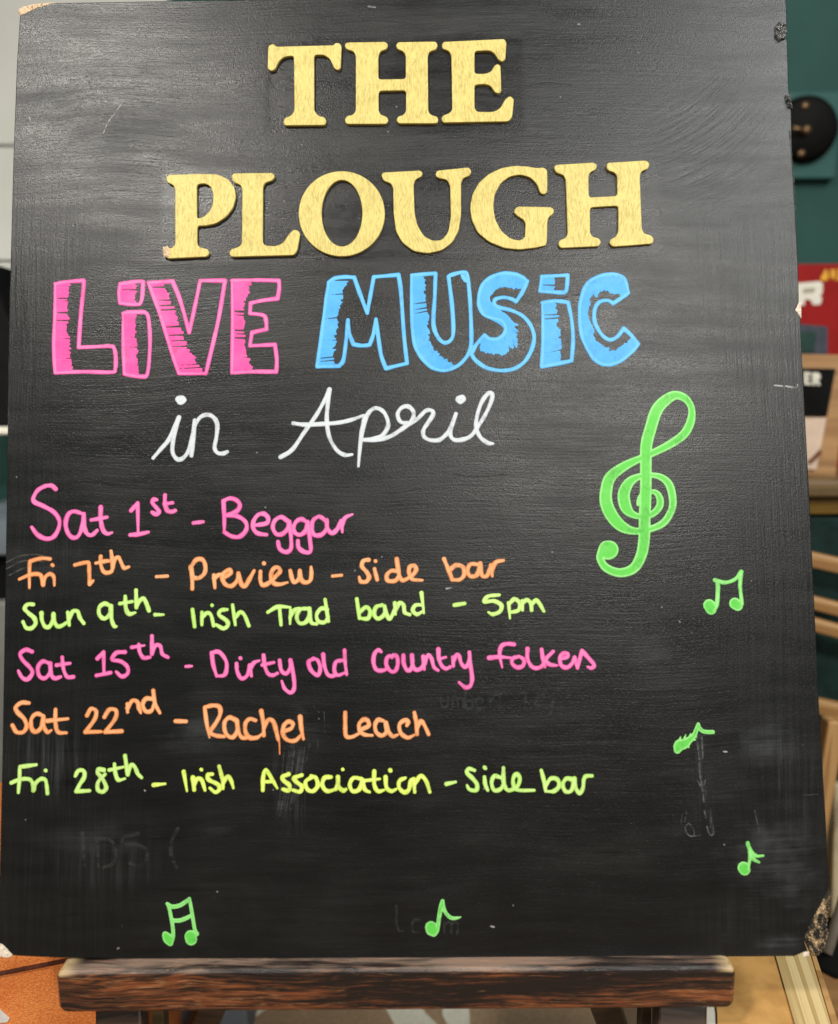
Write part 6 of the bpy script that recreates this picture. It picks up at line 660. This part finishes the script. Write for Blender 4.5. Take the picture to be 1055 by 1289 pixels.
# tubular stand with a rubber foot
ts = empty('tubular_stand', (.44, .36, -.35)); tag(ts, 'grey tubular metal leg with a black rubber foot beside the torn board corner', 'stand')
def on_ts(o): o.matrix_parent_inverse = Matrix.Translation((-.44, -.36, .35)); return o
a, b = Vector((0.4970, 0.3300, -0.1745)), Vector((0.4631, 0.3000, -0.2324))
on_ts(tube('tube', a-(b-a)*1.5, b, .0058, GREYT, ts))
a, b = Vector((0.4897, 0.3250, -0.2112)), Vector((0.4623, 0.3000, -0.2583))
on_ts(bar('rubber_foot', a, b, .030, .026, BLACKM, ts, .006, (1, 0, .3)))
on_ts(box('base', (.40, .335, -.3495), (.52, .36, b.z-.004), FRAMEW, ts, .003))
# left side: white panelled post, black speaker, shelf, box
po = empty('white_post', (-.75, .8, -.35)); tag(po, 'white painted sloping panel with two joints left of the chalkboard', 'panel')
def on_po(o): o.matrix_parent_inverse = Matrix.Translation((.75, -.8, .35)); return o
for pts in ([(-0.6099, 0.8000, 1.0519), (-0.3645, 0.8000, 1.0495), (-0.3709, 0.8000, 0.9394), (-0.5651, 0.8000, 0.7793), (-0.6662, 0.8000, 0.7802), (-0.6387, 0.8000, 0.9195)], [(-0.6665, 0.8000, 0.7773), (-0.5653, 0.8000, 0.7764), (-0.5790, 0.8000, 0.6064), (-0.6773, 0.8000, 0.6073)], [(-0.6776, 0.8000, 0.6043), (-0.5793, 0.8000, 0.6034), (-0.6026, 0.8000, 0.3142)]):
    on_po(prism('panel', pts, (0, .03, 0), GREYP, po, .002))
on_po(prism('side_rail', [(-0.7072, 0.8400, 1.0722), (-0.6262, 0.8400, 1.0714), (-0.7152, 0.8400, 0.3123), (-0.7825, 0.8400, 0.3129)], (0, .02, 0), PALEG, po, .002))
sp = empty('speaker', (-.62, .6, .10)); tag(sp, 'black speaker cabinet standing on a white shelf left of the chalkboard', 'speaker')
def on_sp(o): o.matrix_parent_inverse = Matrix.Translation((.62, -.6, -.10)); return o
on_sp(prism('cabinet', [(-0.6623, 0.6200, 0.5778), (-0.5796, 0.6200, 0.5770), (-0.5386, 0.6200, 0.4430), (-0.5463, 0.6200, 0.3526), (-0.6855, 0.6200, 0.3538)], (0, .12, 0), BLACKM, sp, .003))
sh = empty('shelf', (-0.5746, 0.6000, 0.3472)); tag(sh, 'white shelf board under the black speaker', 'shelf')
on = sh.location.copy()
o = prism('shelf_board', [(-0.7066, 0.6000, 0.3539), (-0.5256, 0.6000, 0.3523), (-0.5264, 0.6000, 0.3424), (-0.7077, 0.6000, 0.3440)], (0, .348, 0), CREAM, sh, .002); o.matrix_parent_inverse = Matrix.Translation(-on)
cb = empty('cabinet', (-.62, .62, -.35)); tag(cb, 'blue grey cabinet with a pale front below the white shelf', 'cabinet')
def on_cb(o): o.matrix_parent_inverse = Matrix.Translation((.62, -.62, .35)); return o
on_cb(prism('top_drawer', [(-0.6746, 0.5800, 0.2261), (-0.5334, 0.5800, 0.2249), (-0.5376, 0.5800, 0.1743), (-0.6798, 0.5800, 0.1755)], (0, .25, 0), GREYB, cb, .003))
on_cb(prism('plinth', [(-0.6926, 0.6000, 0.1690), (-0.5523, 0.6000, 0.1678), (-0.5578, 0.6000, 0.1026), (-0.6994, 0.6000, 0.1038)], (0, .22, 0), BLACKM, cb, .003))
a = Vector((-0.6870, 0.5800, 0.1069)); b = Vector((-0.5456, 0.5800, 0.1057))
on_cb(box('pale_front', (a.x, .58, -.3495), (b.x, .80, a.z), PALEG, cb, .003))
